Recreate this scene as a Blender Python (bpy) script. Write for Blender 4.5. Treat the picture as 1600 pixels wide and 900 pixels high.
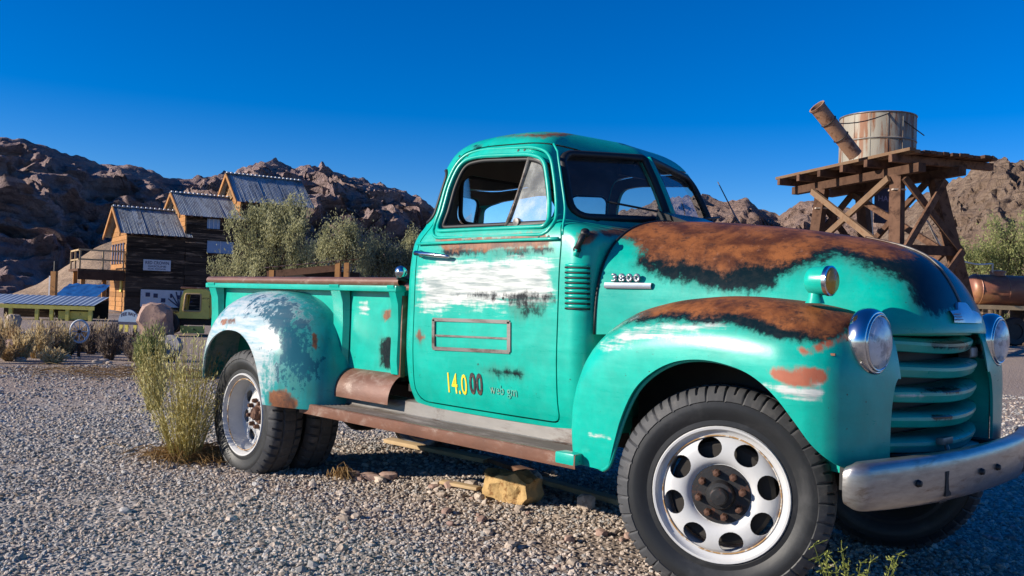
import bpy, bmesh, math, random
import numpy as np
from mathutils import Vector, Matrix, noise as mnoise
from mathutils.bvhtree import BVHTree

for o in list(bpy.data.objects): bpy.data.objects.remove(o)
scene = bpy.context.scene
COL = scene.collection
rnd = random.Random(7)
R = math.radians

# ------------------------------------------------------------------ camera
FPX = 1417.5                                   # focal length in pixels of the 1600 px wide photograph
CAM = np.array([1.9668, -3.8570, 1.1479])
YAW, PITCH, ROLL = R(45.827), R(0.9545), R(1.926)
def cam_axes():
    r = np.array([math.cos(YAW), math.sin(YAW), 0]); fw = np.array([-math.sin(YAW), math.cos(YAW), 0]); up = np.array([0, 0, 1.])
    f2 = fw*math.cos(PITCH)+up*math.sin(PITCH); u2 = up*math.cos(PITCH)-fw*math.sin(PITCH)
    return r*math.cos(ROLL)+u2*math.sin(ROLL), u2*math.cos(ROLL)-r*math.sin(ROLL), f2
CR, CU, CF = cam_axes()
RH = np.array([math.cos(YAW), math.sin(YAW), 0]); FH = np.array([-math.sin(YAW), math.cos(YAW), 0])
cd = bpy.data.cameras.new('camera'); cam = bpy.data.objects.new('camera', cd); COL.objects.link(cam)
cd.sensor_width = 36; cd.lens = FPX/1600*36; cd.clip_start = .05; cd.clip_end = 6000
cam.matrix_world = Matrix(((CR[0], CU[0], -CF[0], CAM[0]), (CR[1], CU[1], -CF[1], CAM[1]), (CR[2], CU[2], -CF[2], CAM[2]), (0, 0, 0, 1)))
scene.camera = cam
scene.render.resolution_x, scene.render.resolution_y = 1024, 576

# ------------------------------------------------------------------ sun, sky, exposure
SUN_EL = R(21); SD = np.array([-.51, -.86]); SD = SD/np.linalg.norm(SD)
SUNV = np.array([SD[0]*math.cos(SUN_EL), SD[1]*math.cos(SUN_EL), math.sin(SUN_EL)])
ld = bpy.data.lights.new('sun', 'SUN'); ld.energy = 5.0; ld.angle = R(.53); ld.color = (1, .91, .78)
sun = bpy.data.objects.new('sun', ld); COL.objects.link(sun)
sun.rotation_euler = Vector(SUNV).to_track_quat('Z', 'Y').to_euler()
w = bpy.data.worlds.new('World'); scene.world = w; w.use_nodes = True
nt = w.node_tree; nt.nodes.clear()
sky = nt.nodes.new('ShaderNodeTexSky'); sky.sky_type = 'NISHITA'; sky.sun_disc = False
sky.sun_elevation = SUN_EL; sky.sun_rotation = math.atan2(SD[0], SD[1])
sky.altitude = 1500; sky.air_density = 1.0; sky.dust_density = .05; sky.ozone_density = 4.0
hs = nt.nodes.new('ShaderNodeHueSaturation'); hs.inputs['Saturation'].default_value = 1.42; hs.inputs['Hue'].default_value = .515; hs.inputs['Value'].default_value = 1.0
bg = nt.nodes.new('ShaderNodeBackground'); bg.inputs['Strength'].default_value = .098
wo = nt.nodes.new('ShaderNodeOutputWorld')
nt.links.new(sky.outputs[0], hs.inputs['Color']); nt.links.new(hs.outputs[0], bg.inputs[0]); nt.links.new(bg.outputs[0], wo.inputs[0])
vs = scene.view_settings; vs.view_transform = 'Standard'; vs.look = 'None'; vs.gamma = 1; vs.exposure = 0.55; vs.use_curve_mapping = False
scene.render.engine = 'CYCLES'

# ------------------------------------------------------------------ pixel helpers (directions only; the distance comes from what a thing touches)
def ray(px, py):
    return CF + CR*((px-800)/FPX) - CU*((py-450)/FPX)
def at_axis(px, py, ax, v):
    d = ray(px, py); t = (v-CAM[ax])/d[ax]; return CAM+d*t
def at_depth(px, py, depth):
    d = ray(px, py); t = depth/(d@FH); return CAM+d*t
def project(P):
    d = P-CAM; z = d@CF
    return 800+FPX*(d@CR)/z, 450-FPX*(d@CU)/z
def hrel(x, y):
    p = np.array([x-CAM[0], y-CAM[1], 0]); return p@RH, p@FH
def sstep(a, b, x):
    t = np.clip((x-a)/(b-a), 0, 1); return t*t*(3-2*t)
def ground_z(x, y):
    r, d = hrel(x, y); dist = math.hypot(r, d)
    s = float(sstep(6, 30, dist))
    z = s*.030*max(0, r) - s*.004*max(0, -r)
    z += .02*mnoise.noise(Vector((x*.9, y*.9, 3))) + .035*mnoise.noise(Vector((x*.25, y*.25, 9)))
    return z
# ------------------------------------------------------------------ tagging / mesh helpers
def tag(o, label=None, cat=None, group=None, kind=None):
    if label: o['label'] = label
    if cat: o['category'] = cat
    if group: o['group'] = group
    if kind: o['kind'] = kind
    return o
def empty(name, loc=(0, 0, 0), rz=0, parent=None):
    o = bpy.data.objects.new(name, None); COL.objects.link(o); o.location = loc; o.rotation_euler[2] = rz
    o.empty_display_size = .2
    if parent: o.parent = parent
    return o
def link(name, me, mat=None, parent=None, smooth=False, angle=None):
    o = bpy.data.objects.new(name, me); COL.objects.link(o)
    if mat and not me.materials: me.materials.append(mat)
    if parent: o.parent = parent
    if smooth or angle:
        me.polygons.foreach_set('use_smooth', [True]*len(me.polygons))
        if angle: me.set_sharp_from_angle(angle=R(angle))
    return o
def pyd(name, v, f):
    me = bpy.data.meshes.new(name); me.from_pydata([tuple(map(float, p)) for p in v], [], f); me.update(); return me
class MB:
    def __init__(s): s.v = []; s.f = []
    def add(s, v, f):
        n = len(s.v); s.v += [tuple(map(float, p)) for p in v]; s.f += [tuple(i+n for i in q) for q in f]; return s
    def box(s, c, d, rz=0, rx=0, ry=0, taper=1):
        m = Matrix.Rotation(rz, 3, 'Z') @ Matrix.Rotation(ry, 3, 'Y') @ Matrix.Rotation(rx, 3, 'X')
        vs = []
        for z in (-.5, .5):
            k = 1 if z < 0 else taper
            for x, y in ((-.5, -.5), (.5, -.5), (.5, .5), (-.5, .5)):
                vs.append(Vector(c)+m @ Vector((x*d[0]*k, y*d[1]*k, z*d[2])))
        return s.add(vs, [(3, 2, 1, 0), (4, 5, 6, 7), (0, 1, 5, 4), (1, 2, 6, 5), (2, 3, 7, 6), (3, 0, 4, 7)])
    def bar(s, a, b, w, h=None, up=(0, 0, 1)):
        a = Vector(a); b = Vector(b); h = h or w; d = (b-a).normalized(); u = Vector(up)
        if abs(d.dot(u)) > .98: u = Vector((1, 0, 0))
        x = d.cross(u).normalized(); y = x.cross(d)
        vs = []
        for p in (a, b):
            for i, j in ((-1, -1), (1, -1), (1, 1), (-1, 1)): vs.append(p+x*(i*w/2)+y*(j*h/2))
        return s.add(vs, [(3, 2, 1, 0), (4, 5, 6, 7), (0, 1, 5, 4), (1, 2, 6, 5), (2, 3, 7, 6), (3, 0, 4, 7)])
    def tube(s, pts, r, n=8, closed=False, cap=True):
        pts = [Vector(p) for p in pts]; m = len(pts); rs = r if isinstance(r, (list, tuple)) else [r]*m
        vs = []; prev = None
        for i, p in enumerate(pts):
            if closed: d = pts[(i+1) % m]-pts[i-1]
            else: d = pts[min(i+1, m-1)]-pts[max(i-1, 0)]
            d.normalize()
            if prev is None:
                x = d.orthogonal().normalized()
            else:
                x = prev-d*prev.dot(d)
                x = x.normalized() if x.length > 1e-6 else d.orthogonal().normalized()
            prev = x; y = d.cross(x)
            for k in range(n):
                a = 2*math.pi*k/n; vs.append(p+(x*math.cos(a)+y*math.sin(a))*rs[i])
        fs = []
        for i in range(m if closed else m-1):
            j = (i+1) % m
            for k in range(n):
                k2 = (k+1) % n; fs.append((i*n+k, i*n+k2, j*n+k2, j*n+k))
        if cap and not closed:
            fs.append(tuple(range(n-1, -1, -1))); fs.append(tuple((m-1)*n+k for k in range(n)))
        return s.add(vs, fs)
    def lathe(s, prof, o=(0, 0, 0), axis=(0, 0, 1), n=32, a0=0):
        """prof: (radius, along axis)"""
        ax = Vector(axis).normalized(); x = ax.orthogonal().normalized(); y = ax.cross(x); o = Vector(o)
        vs = []
        for r, t in prof:
            for k in range(n):
                a = a0+2*math.pi*k/n; vs.append(o+ax*t+(x*math.cos(a)+y*math.sin(a))*max(r, 1e-5))
        fs = []
        for i in range(len(prof)-1):
            for k in range(n):
                k2 = (k+1) % n; fs.append((i*n+k, i*n+k2, (i+1)*n+k2, (i+1)*n+k))
        return s.add(vs, fs)
    def prism(s, outline, ax, a, b):
        """outline in the other two axes (ax 0: y,z; ax 1: x,z; ax 2: x,y), extruded from a to b"""
        n = len(outline); vs = []
        for t in (a, b):
            for p, q in outline: vs.append({0: (t, p, q), 1: (p, t, q), 2: (p, q, t)}[ax])
        fs = [tuple(range(n)), tuple(range(2*n-1, n-1, -1))]
        fs += [(i, i+n, (i+1) % n+n, (i+1) % n) for i in range(n)]
        return s.add(vs, fs)
    def grid(s, rows, closed=False):
        m = len(rows); n = len(rows[0]); vs = [p for r in rows for p in r]; fs = []
        for i in range(m-1):
            for k in range(n if closed else n-1):
                k2 = (k+1) % n; fs.append((i*n+k, i*n+k2, (i+1)*n+k2, (i+1)*n+k))
        return s.add(vs, fs)
    def mesh(s, name, fix=False):
        me = pyd(name, s.v, s.f)
        if fix:
            bm = bmesh.new(); bm.from_mesh(me); bmesh.ops.remove_doubles(bm, verts=bm.verts, dist=1e-5)
            bmesh.ops.recalc_face_normals(bm, faces=bm.faces); bm.to_mesh(me); bm.free(); me.update()
        return me
    def build(s, name, mat, parent=None, smooth=False, angle=None, fix=False, bevel=0):
        me = s.mesh(name, fix)
        if bevel:
            bm = bmesh.new(); bm.from_mesh(me)
            bmesh.ops.bevel(bm, geom=[e for e in bm.edges], offset=bevel, segments=2, affect='EDGES', profile=.6, clamp_overlap=True)
            bm.to_mesh(me); bm.free(); me.update(); angle = angle or 40
        return link(name, me, mat, parent, smooth, angle)
def evaluated(o):
    dg = bpy.context.evaluated_depsgraph_get(); dg.update()
    me = bpy.data.meshes.new_from_object(o.evaluated_get(dg)); return me
def tmp(me): return link('tmp', me)
def boolean(me, cutters, op='DIFFERENCE'):
    o = tmp(me)
    cs = []
    for c in cutters:
        co = tmp(c); co.hide_render = True; cs.append(co)
        m = o.modifiers.new('b', 'BOOLEAN'); m.operation = op; m.object = co; m.solver = 'EXACT'
    out = evaluated(o)
    for q in cs+[o]: bpy.data.objects.remove(q)
    return out
def solidify(me, t, offset=-1, mo=0):
    o = tmp(me); m = o.modifiers.new('s', 'SOLIDIFY'); m.material_offset = mo; m.thickness = t; m.offset = offset; m.use_even_offset = False
    out = evaluated(o); bpy.data.objects.remove(o); return out
def copy_tree(o, parent=None):
    c = o.copy(); COL.objects.link(c); c.parent = parent
    for ch in [k for k in bpy.data.objects if k.parent is o]: copy_tree(ch, c)
    return c
def interp(keys, x):
    """smooth monotone-ish cubic through (x, value...) rows"""
    xs = [k[0] for k in keys]
    x = min(max(x, xs[0]), xs[-1])
    i = max(0, min(len(xs)-2, next((j for j in range(len(xs)-1) if x <= xs[j+1]), len(xs)-2)))
    out = []
    h = xs[i+1]-xs[i]; t = (x-xs[i])/h
    for c in range(1, len(keys[0])):
        def slope(j):
            if j == 0: return (keys[1][c]-keys[0][c])/(xs[1]-xs[0])
            if j == len(xs)-1: return (keys[-1][c]-keys[-2][c])/(xs[-1]-xs[-2])
            a = (keys[j][c]-keys[j-1][c])/(xs[j]-xs[j-1]); b = (keys[j+1][c]-keys[j][c])/(xs[j+1]-xs[j])
            return 0 if a*b <= 0 else 2*a*b/(a+b)
        p0, p1, m0, m1 = keys[i][c], keys[i+1][c], slope(i)*h, slope(i+1)*h
        out.append((2*t**3-3*t*t+1)*p0+(t**3-2*t*t+t)*m0+(-2*t**3+3*t*t)*p1+(t**3-t*t)*m1)
    return out if len(out) > 1 else out[0]
def rrect(x0, x1, y0, y1, r, n=6):
    out = []
    for cx, cy, a0 in ((x1-r, y1-r, 0), (x0+r, y1-r, 90), (x0+r, y0+r, 180), (x1-r, y0+r, 270)):
        for k in range(n+1):
            a = R(a0+90*k/n); out.append((cx+r*math.cos(a), cy+r*math.sin(a)))
    return out
def roundpoly(pts, r, n=5):
    out = []; m = len(pts)
    for i in range(m):
        p = Vector(pts[i]); a = Vector(pts[i-1]); b = Vector(pts[(i+1) % m]); rr = r[i] if isinstance(r, (list, tuple)) else r
        da = (a-p); db = (b-p); k = min(rr, da.length*.45, db.length*.45)
        s = p+da.normalized()*k; e = p+db.normalized()*k
        for j in range(n+1):
            t = j/n; q = s*(1-t)**2+p*(2*t*(1-t))+e*t*t; out.append((q.x, q.y))
    return out

# ------------------------------------------------------------------ materials
def lin(r, g, b):
    f = lambda c: (c/255/12.92 if c/255 <= .04045 else ((c/255+.055)/1.055)**2.4)
    return (f(r), f(g), f(b), 1)
class NM:
    """small node-graph helper"""
    def __init__(s, name):
        s.m = bpy.data.materials.new(name); s.m.use_nodes = True; s.t = s.m.node_tree; s.t.nodes.clear()
        s.o = s.n('ShaderNodeOutputMaterial'); s.b = s.n('ShaderNodeBsdfPrincipled'); s.l(s.b.outputs[0], s.o.inputs[0])
    def n(s, t, **kw):
        x = s.t.nodes.new(t)
        for k, v in kw.items(): setattr(x, k, v)
        return x
    def l(s, a, b): s.t.links.new(a, b)
    def put(s, sock, v):
        if isinstance(v, bpy.types.NodeSocket): s.l(v, sock)
        else: sock.default_value = v
    def coord(s, kind='Object'): return s.n('ShaderNodeTexCoord').outputs[kind]
    def mapping(s, vec, scale=(1, 1, 1), rot=(0, 0, 0)):
        m = s.n('ShaderNodeMapping'); s.l(vec, m.inputs[0]); m.inputs['Scale'].default_value = scale; m.inputs['Rotation'].default_value = rot; return m.outputs[0]
    def noise(s, vec, scale, detail=6, rough=.6, dist=0):
        x = s.n('ShaderNodeTexNoise'); s.l(vec, x.inputs['Vector']); x.inputs['Scale'].default_value = scale; x.inputs['Detail'].default_value = detail
        x.inputs['Roughness'].default_value = rough; x.inputs['Distortion'].default_value = dist; return x.outputs['Fac']
    def voro(s, vec, scale, feature='F1', out='Distance'):
        x = s.n('ShaderNodeTexVoronoi'); x.feature = feature; s.l(vec, x.inputs['Vector']); x.inputs['Scale'].default_value = scale; return x.outputs[out]
    def math(s, op, a, b=0, clamp=False):
        x = s.n('ShaderNodeMath'); x.operation = op; x.use_clamp = clamp; s.put(x.inputs[0], a); s.put(x.inputs[1], b); return x.outputs[0]
    def ramp01(s, v, a, b):
        x = s.n('ShaderNodeMapRange'); x.interpolation_type = 'SMOOTHSTEP'; s.put(x.inputs[0], v); x.inputs[1].default_value = a; x.inputs[2].default_value = b; return x.outputs[0]
    def mix(s, f, a, b, blend='MIX'):
        x = s.n('ShaderNodeMix'); x.data_type = 'RGBA'; x.blend_type = blend; s.put(x.inputs[0], f); s.put(x.inputs[6], a); s.put(x.inputs[7], b); return x.outputs[2]
    def mixf(s, f, a, b):
        x = s.n('ShaderNodeMix'); s.put(x.inputs[0], f); s.put(x.inputs[2], a); s.put(x.inputs[3], b); return x.outputs[0]
    def attr(s, name):
        x = s.n('ShaderNodeAttribute'); x.attribute_name = name; return x.outputs['Fac']
    def rand(s): return s.n('ShaderNodeObjectInfo').outputs['Random']
    def hsv(s, col, h=.5, sa=1, v=1):
        x = s.n('ShaderNodeHueSaturation'); s.put(x.inputs['Color'], col); s.put(x.inputs['Hue'], h); s.put(x.inputs['Saturation'], sa); s.put(x.inputs['Value'], v); return x.outputs[0]
    def bump(s, h, strength=.3, dist=.01):
        x = s.n('ShaderNodeBump'); x.inputs['Strength'].default_value = strength; x.inputs['Distance'].default_value = dist; s.l(h, x.inputs['Height']); s.l(x.outputs[0], s.b.inputs['Normal'])
    def set(s, color=None, rough=None, metal=None, spec=None, coat=None):
        for k, v in (('Base Color', color), ('Roughness', rough), ('Metallic', metal), ('Specular IOR Level', spec), ('Coat Weight', coat)):
            if v is not None: s.put(s.b.inputs[k], v)
        return s.m
M = {}
def simple(name, c, rough=.6, metal=0, var=.25, scale=8, bump=0, spec=.5, c2=None, c2amt=(.5, .62), c2scale=5, bdist=.01, stretch=(1, 1, 1), perobj=0):
    g = NM(name); co = g.coord(); v = g.mapping(co, stretch)
    nz = g.noise(v, scale, 8, .65)
    col = g.hsv(c, .5, 1, g.math('ADD', g.math('MULTIPLY', nz, 2*var), 1-var))
    if perobj: col = g.hsv(col, .5, 1, g.math('ADD', g.math('MULTIPLY', g.rand(), 2*perobj), 1-perobj))
    if c2: col = g.mix(g.ramp01(g.noise(v, c2scale, 9, .7, .4), *c2amt), col, c2)
    if bump: g.bump(nz, bump, bdist)
    M[name] = g.set(col, rough, metal, spec)
    return M[name]

def make_paint(name, base, base2, fade=False):
    g = NM(name); co = g.coord()
    nA = g.noise(co, 7, 9, .62, .3); nB = g.noise(co, 34, 6, .7); nC = g.noise(g.mapping(co, (.5, 1, 4)), 9, 9, .7)
    streak = g.noise(g.mapping(co, (1.2, 1.2, 14)), 4, 7, .62)
    vstr = g.noise(g.mapping(co, (1, 1, .22)), 26, 6, .7)
    pert = g.math('ADD', g.math('MULTIPLY', g.math('SUBTRACT', nA, .5), .85), g.math('MULTIPLY', g.math('SUBTRACT', nB, .5), .62))
    pert = g.math('ADD', pert, g.math('MULTIPLY', g.math('SUBTRACT', vstr, .5), .62))
    def layer(a, lo=.47, hi=.57, extra=None):
        f = g.math('ADD', g.attr(a), pert)
        if extra is not None: f = g.math('ADD', f, extra)
        return g.ramp01(f, lo, hi)
    col = g.mix(g.ramp01(nA, .35, .7), base, base2)
    col = g.hsv(col, .5, g.math('ADD', g.math('MULTIPLY', nB, .12), .94), g.math('ADD', g.math('MULTIPLY', nC, .25), .87))
    rough = g.math('ADD', g.math('MULTIPLY', nC, .26), .18)
    # fine chalky scuffs and rust specks all over
    scuff = g.ramp01(g.noise(g.mapping(co, (1, 1, 3.2)), 15, 10, .78), .66, .76)
    col = g.mix(g.math('MULTIPLY', scuff, .14), col, (.55, .68, .62, 1))
    dust = g.ramp01(g.noise(g.mapping(co, (1, 1, .3)), 5, 9, .7), .45, .8)
    col = g.mix(g.math('MULTIPLY', dust, .06), col, (.30, .36, .30, 1))
    speck = g.ramp01(g.noise(co, 46, 4, .6), .70, .73)
    col = g.mix(speck, col, (.035, .02, .014, 1))
    stain = g.ramp01(g.math('ADD', g.math('MAXIMUM', g.attr('rust'), g.attr('dark')), g.math('MULTIPLY', g.math('SUBTRACT', g.noise(g.mapping(co, (1, 1, .07)), 22, 7, .7), .5), 1.1)), .10, .75)
    col = g.mix(g.math('MULTIPLY', stain, .38), col, (.075, .085, .06, 1))
    scr = g.ramp01(g.noise(g.mapping(co, (2.5, 2.5, 70), (0, .12, 0)), 2.2, 5, .8), .69, .74)
    col = g.mix(g.math('MULTIPLY', scr, .30), col, (.40, .50, .46, 1))
    if fade:
        f1 = g.ramp01(g.math('ADD', g.attr('bare_sheen'), g.math('MULTIPLY', pert, 1.25)), .33, .66)
        col = g.mix(g.math('MULTIPLY', f1, .94), col, g.mix(g.ramp01(nC, .3, .62), (.22, .38, .43, 1), (.52, .54, .54, 1)))
        d1 = layer('dark', .50, .62)
        col = g.mix(g.math('MULTIPLY', d1, .9), col, (.014, .085, .13, 1))
        teal = g.ramp01(g.noise(co, 11, 8, .7), .6, .66)
        col = g.mix(g.math('MULTIPLY', teal, .55), col, (.012, .25, .24, 1))
    else:
        b1 = layer('bare_sheen', .40, 1.0, g.math('MULTIPLY', g.math('SUBTRACT', streak, .5), 1.5))
        col = g.mix(g.math('MULTIPLY', b1, .95), col, g.mix(g.ramp01(streak, .33, .60), (.24, .27, .27, 1), (.60, .60, .575, 1)))  # one white layer for worn primer and painted gloss streaks
        d1 = layer('dark', .38, .70)
        col = g.mix(g.math('MULTIPLY', d1, .97), col, g.mix(g.ramp01(nB, .4, .7), (.003, .004, .009, 1), (.012, .011, .014, 1)))
    r1 = layer('rust', .36, .68)
    rc = g.mix(g.ramp01(nA, .34, .62), (.075, .024, .011, 1), (.255, .088, .028, 1))
    rc = g.mix(g.ramp01(g.noise(g.mapping(co, (1, 1, 2)), 13, 8, .7), .5, .72), rc, (.035, .018, .014, 1))
    rc = g.mix(g.ramp01(g.noise(g.mapping(co, (1, 1, .16)), 30, 7, .75), .50, .72), rc, (.05, .022, .015, 1))
    rc = g.mix(g.math('MULTIPLY', g.ramp01(nB, .58, .74), .7), rc, (.27, .13, .085, 1))
    pit = g.voro(co, 190)
    col = g.mix(r1, col, rc)
    p1 = layer('red', .30, .78); col = g.mix(g.math('MULTIPLY', p1, .92), col, g.mix(nB, (.30, .050, .018, 1), (.46, .10, .04, 1)))
    rough = g.mixf(d1, rough, .24); rough = g.mixf(r1, rough, .55); rough = g.mixf(p1, rough, .6)
    dent = g.noise(co, 2.6, 3, .5)
    g.bump(g.math('ADD', g.math('ADD', g.math('MULTIPLY', dent, 1.6), g.math('MULTIPLY', nB, .25)), g.math('MULTIPLY', g.math('MULTIPLY', r1, pit), .35)), .16, .008)
    M[name] = g.set(col, rough, 0, g.mixf(d1, .5, .22))
    return M[name]
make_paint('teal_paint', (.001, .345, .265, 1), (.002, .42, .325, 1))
make_paint('faded_paint', (.010, .27, .27, 1), (.02, .33, .34, 1), fade=True)
simple('rust', (.155, .052, .022, 1), .6, 0, .45, 9, .25, .4, (.30, .17, .12, 1), (.5, .7), 5)
simple('rust_pale', (.16, .072, .045, 1), .45, .1, .6, 9, .25, .5, (.30, .21, .165, 1), (.50, .72), 11, stretch=(.5, 1, 1))
simple('tread_rubber', (.075, .060, .050, 1), .55, 0, .4, 9, .1, .4, (.19, .165, .15, 1), (.5, .68), 5, stretch=(.25, 1, 1))
simple('worn_steel', (.20, .185, .17, 1), .42, .35, .4, 8, .1, .5, (.07, .04, .028, 1), (.48, .64), 6, stretch=(.35, 1, 1))
simple('rubber', (.017, .018, .020, 1), .5, 0, .3, 14, .10, .4, (.045, .045, .047, 1), (.50, .75), 5)
simple('tread', (.055, .056, .060, 1), .65, 0, .35, 14, .15, .35, (.105, .10, .098, 1), (.5, .7), 8)
simple('dusty_rubber', (.20, .165, .12, 1), .9, 0, .35, 9, .1, .2)
simple('black', (.008, .008, .009, 1), .55, 0, .3, 8)
simple('black_gloss', (.006, .0065, .008, 1), .22, 0, .3, 8)
simple('undercarriage', (.022, .018, .015, 1), .8, 0, .5, 8, .3)
simple('interior', (.055, .045, .036, 1), .8, 0, .35, 6)
simple('headliner', (.16, .135, .11, 1), .85, 0, .3, 5)
simple('white_paint', (.52, .52, .52, 1), .42, 0, .2, 6, .08, .5, (.20, .135, .085, 1), (.63, .76), 13)
simple('hub_black', (.02, .019, .02, 1), .5, .2, .4, 30, .2, .5, (.09, .035, .02, 1), (.55, .66), 22)
simple('rusty_nut', (.10, .045, .026, 1), .65, .2, .4, 40, .2)
simple('chrome', (.62, .63, .65, 1), .16, 1, .15, 9, 0, .5, (.16, .11, .075, 1), (.68, .74), 10)
simple('bumper_chrome', (.36, .34, .32, 1), .29, .8, .5, 22, .09, .5, (.15, .095, .06, 1), (.52, .72), 7, stretch=(1, .5, 2.6))
simple('badge_metal', (.5, .52, .56, 1), .32, .8, .15, 20)
simple('yellow_letter', (.74, .55, .02, 1), .5, 0, .15, 30, 0, .5, (.03, .3, .24, 1), (.66, .7), 60)
simple('dark_letter', (.02, .016, .02, 1), .6, 0, .4, 30, 0, .5, (.13, .055, .03, 1), (.5, .6), 30)
simple('red_ghost', (.02, .36, .28, 1), .6, 0, .2, 30, 0, .5, (.22, .24, .18, 1), (.46, .6), 40)
def glass(name, tint=(.85, .93, .95, 1), rough=.02, dirt=.15, dirtcol=(.5, .5, .47, 1), alpha=.25):
    g = NM(name); co = g.coord()
    d = g.ramp01(g.noise(co, 6, 9, .7), .35, .8)
    gl = g.n('ShaderNodeBsdfGlossy'); gl.inputs['Roughness'].default_value = rough; gl.inputs['Color'].default_value = (1, 1, 1, 1)
    tr = g.n('ShaderNodeBsdfTransparent'); tr.inputs[0].default_value = tint
    fr = g.n('ShaderNodeFresnel'); fr.inputs[0].default_value = 1.5
    m1 = g.n('ShaderNodeMixShader'); g.l(fr.outputs[0], m1.inputs[0]); g.l(tr.outputs[0], m1.inputs[1]); g.l(gl.outputs[0], m1.inputs[2])
    g.b.inputs['Base Color'].default_value = dirtcol; g.b.inputs['Roughness'].default_value = .8
    m2 = g.n('ShaderNodeMixShader'); g.l(g.math('MULTIPLY', g.math('ADD', d, alpha), dirt), m2.inputs[0]); g.l(m1.outputs[0], m2.inputs[1]); g.l(g.b.outputs[0], m2.inputs[2])
    g.l(m2.outputs[0], g.o.inputs[0]); M[name] = g.m
glass('glass', dirt=.10); glass('dusty_glass', dirt=.55, alpha=.35, dirtcol=(.55, .56, .52, 1))
glass('windshield_glass', (.62, .72, .74, 1), dirt=.07, dirtcol=(.4, .45, .48, 1))
simple('lens_glass', (.62, .64, .66, 1), .10, .15, .3, 18, .25, .8, (.30, .33, .36, 1), (.48, .6), 14)
simple('amber_lens', (.55, .27, .03, 1), .25, 0, .3, 24, .2)
simple('clear_lens', (.5, .49, .46, 1), .2, 0, .25, 20, .2)
simple('wood_weathered', (.12, .064, .040, 1), .85, 0, .45, 4, .3, .2, (.055, .028, .018, 1), (.46, .64), 5, .01, (1, 1, 1), .4)
simple('wood_sunbleached', (.19, .12, .072, 1), .85, 0, .4, 4, .3, .2, (.16, .085, .045, 1), (.5, .66), 6, .01, (1, 1, 1), .2)
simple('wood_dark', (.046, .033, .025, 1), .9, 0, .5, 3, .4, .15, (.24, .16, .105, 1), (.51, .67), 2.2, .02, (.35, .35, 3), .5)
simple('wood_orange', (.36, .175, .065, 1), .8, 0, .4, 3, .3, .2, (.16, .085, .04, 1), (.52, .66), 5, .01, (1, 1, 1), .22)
simple('wood_tan', (.42, .30, .17, 1), .8, 0, .35, 4, .3, .2, None, perobj=.15)
simple('roof_metal', (.34, .37, .385, 1), .5, .2, .4, 3, .2, .5, (.17, .17, .17, 1), (.48, .64), 1.6, .01, (2.5, .5, .5), .18)
simple('roof_rust', (.16, .085, .05, 1), .7, .1, .4, 4, .2)
simple('tank_metal', (.29, .265, .215, 1), .6, .1, .3, 3, .15, .4, (.20, .085, .04, 1), (.50, .62), 1.8, .01, (2.2, 2.2, .22))
simple('pipe_rust', (.30, .17, .105, 1), .6, .1, .35, 4, .2, .4, (.13, .06, .035, 1), (.5, .62), 5)
simple('tank_rust', (.25, .095, .055, 1), .42, .15, .35, 3, .15, .5, (.34, .16, .07, 1), (.5, .66), 2)
simple('blue_roof', (.30, .36, .44, 1), .5, .1, .35, 2, .1, .4)
simple('blue_tarp', (.012, .10, .30, 1), .5, 0, .4, 3, .3, .4, (.004, .02, .1, 1), (.52, .66), 2)
simple('yellow_green', (.70, .60, .14, 1), .6, 0, .35, 4, .15, .3, (.13, .07, .03, 1), (.58, .68), 5)
simple('sign_blue', (.26, .36, .50, 1), .6, 0, .15, 4)
simple('sign_white', (.55, .57, .60, 1), .65, 0, .2, 4, 0, .5, (.3, .3, .3, 1), (.6, .7), 6)
simple('sign_ink', (.035, .04, .09, 1), .7, 0, .2, 10)
simple('sign_dark', (.028, .022, .045, 1), .7, 0, .3, 5)
simple('sign_faint', (.16, .14, .24, 1), .7, 0, .3, 10)
simple('pink_rock', (.35, .235, .19, 1), .9, 0, .4, 9, .5, .2, (.22, .15, .135, 1), (.5, .65), 7, .02)
simple('yellow_rock', (.44, .29, .125, 1), .85, 0, .5, 14, .6, .2, (.22, .11, .04, 1), (.5, .65), 18, .02)
simple('pale_rock', (.44, .36, .29, 1), .9, 0, .45, 30, .5, .2, (.26, .20, .16, 1), (.5, .62), 14, .01, (1, 1, 1), .25)
simple('stump', (.62, .58, .54, 1), .9, 0, .5, 6, .5, .2, (.2, .16, .13, 1), (.5, .62), 7, .02, (1, 1, .3))
simple('stone_grey', (.27, .255, .27, 1), .9, 0, .3, 5, .4, .2)
simple('rope', (.62, .60, .56, 1), .8, 0, .2, 10)
simple('bark', (.09, .065, .045, 1), .95, 0, .4, 8, .5, .1)
simple('lime_plaster', (.42, .34, .26, 1), .9, 0, .3, 3, .3, .2)

def leafmat(name, a, b, rough=.7, trans=.35):
    g = NM(name); at = g.attr('tint')
    col = g.mix(at, a, b)
    g.set(col, rough, 0, .25)
    tl = g.n('ShaderNodeBsdfTranslucent'); g.l(col, tl.inputs[0])
    m = g.n('ShaderNodeMixShader'); m.inputs[0].default_value = trans; g.l(g.b.outputs[0], m.inputs[1]); g.l(tl.outputs[0], m.inputs[2]); g.l(m.outputs[0], g.o.inputs[0])
    M[name] = g.m
leafmat('leaf_olive', (.20, .205, .095, 1), (.52, .50, .28, 1), .7, .45)
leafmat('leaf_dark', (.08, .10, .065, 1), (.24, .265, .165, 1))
leafmat('leaf_green', (.16, .19, .07, 1), (.42, .43, .17, 1), .7, .45)
leafmat('brush_yellow', (.42, .35, .12, 1), (.74, .67, .33, 1), .7, .45)
leafmat('brush_brown', (.30, .195, .095, 1), (.60, .45, .25, 1), .7, .45)
leafmat('brush_grey', (.11, .085, .07, 1), (.26, .20, .16, 1))
leafmat('straw_brush', (.44, .33, .16, 1), (.72, .58, .34, 1), .7, .45)
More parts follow.
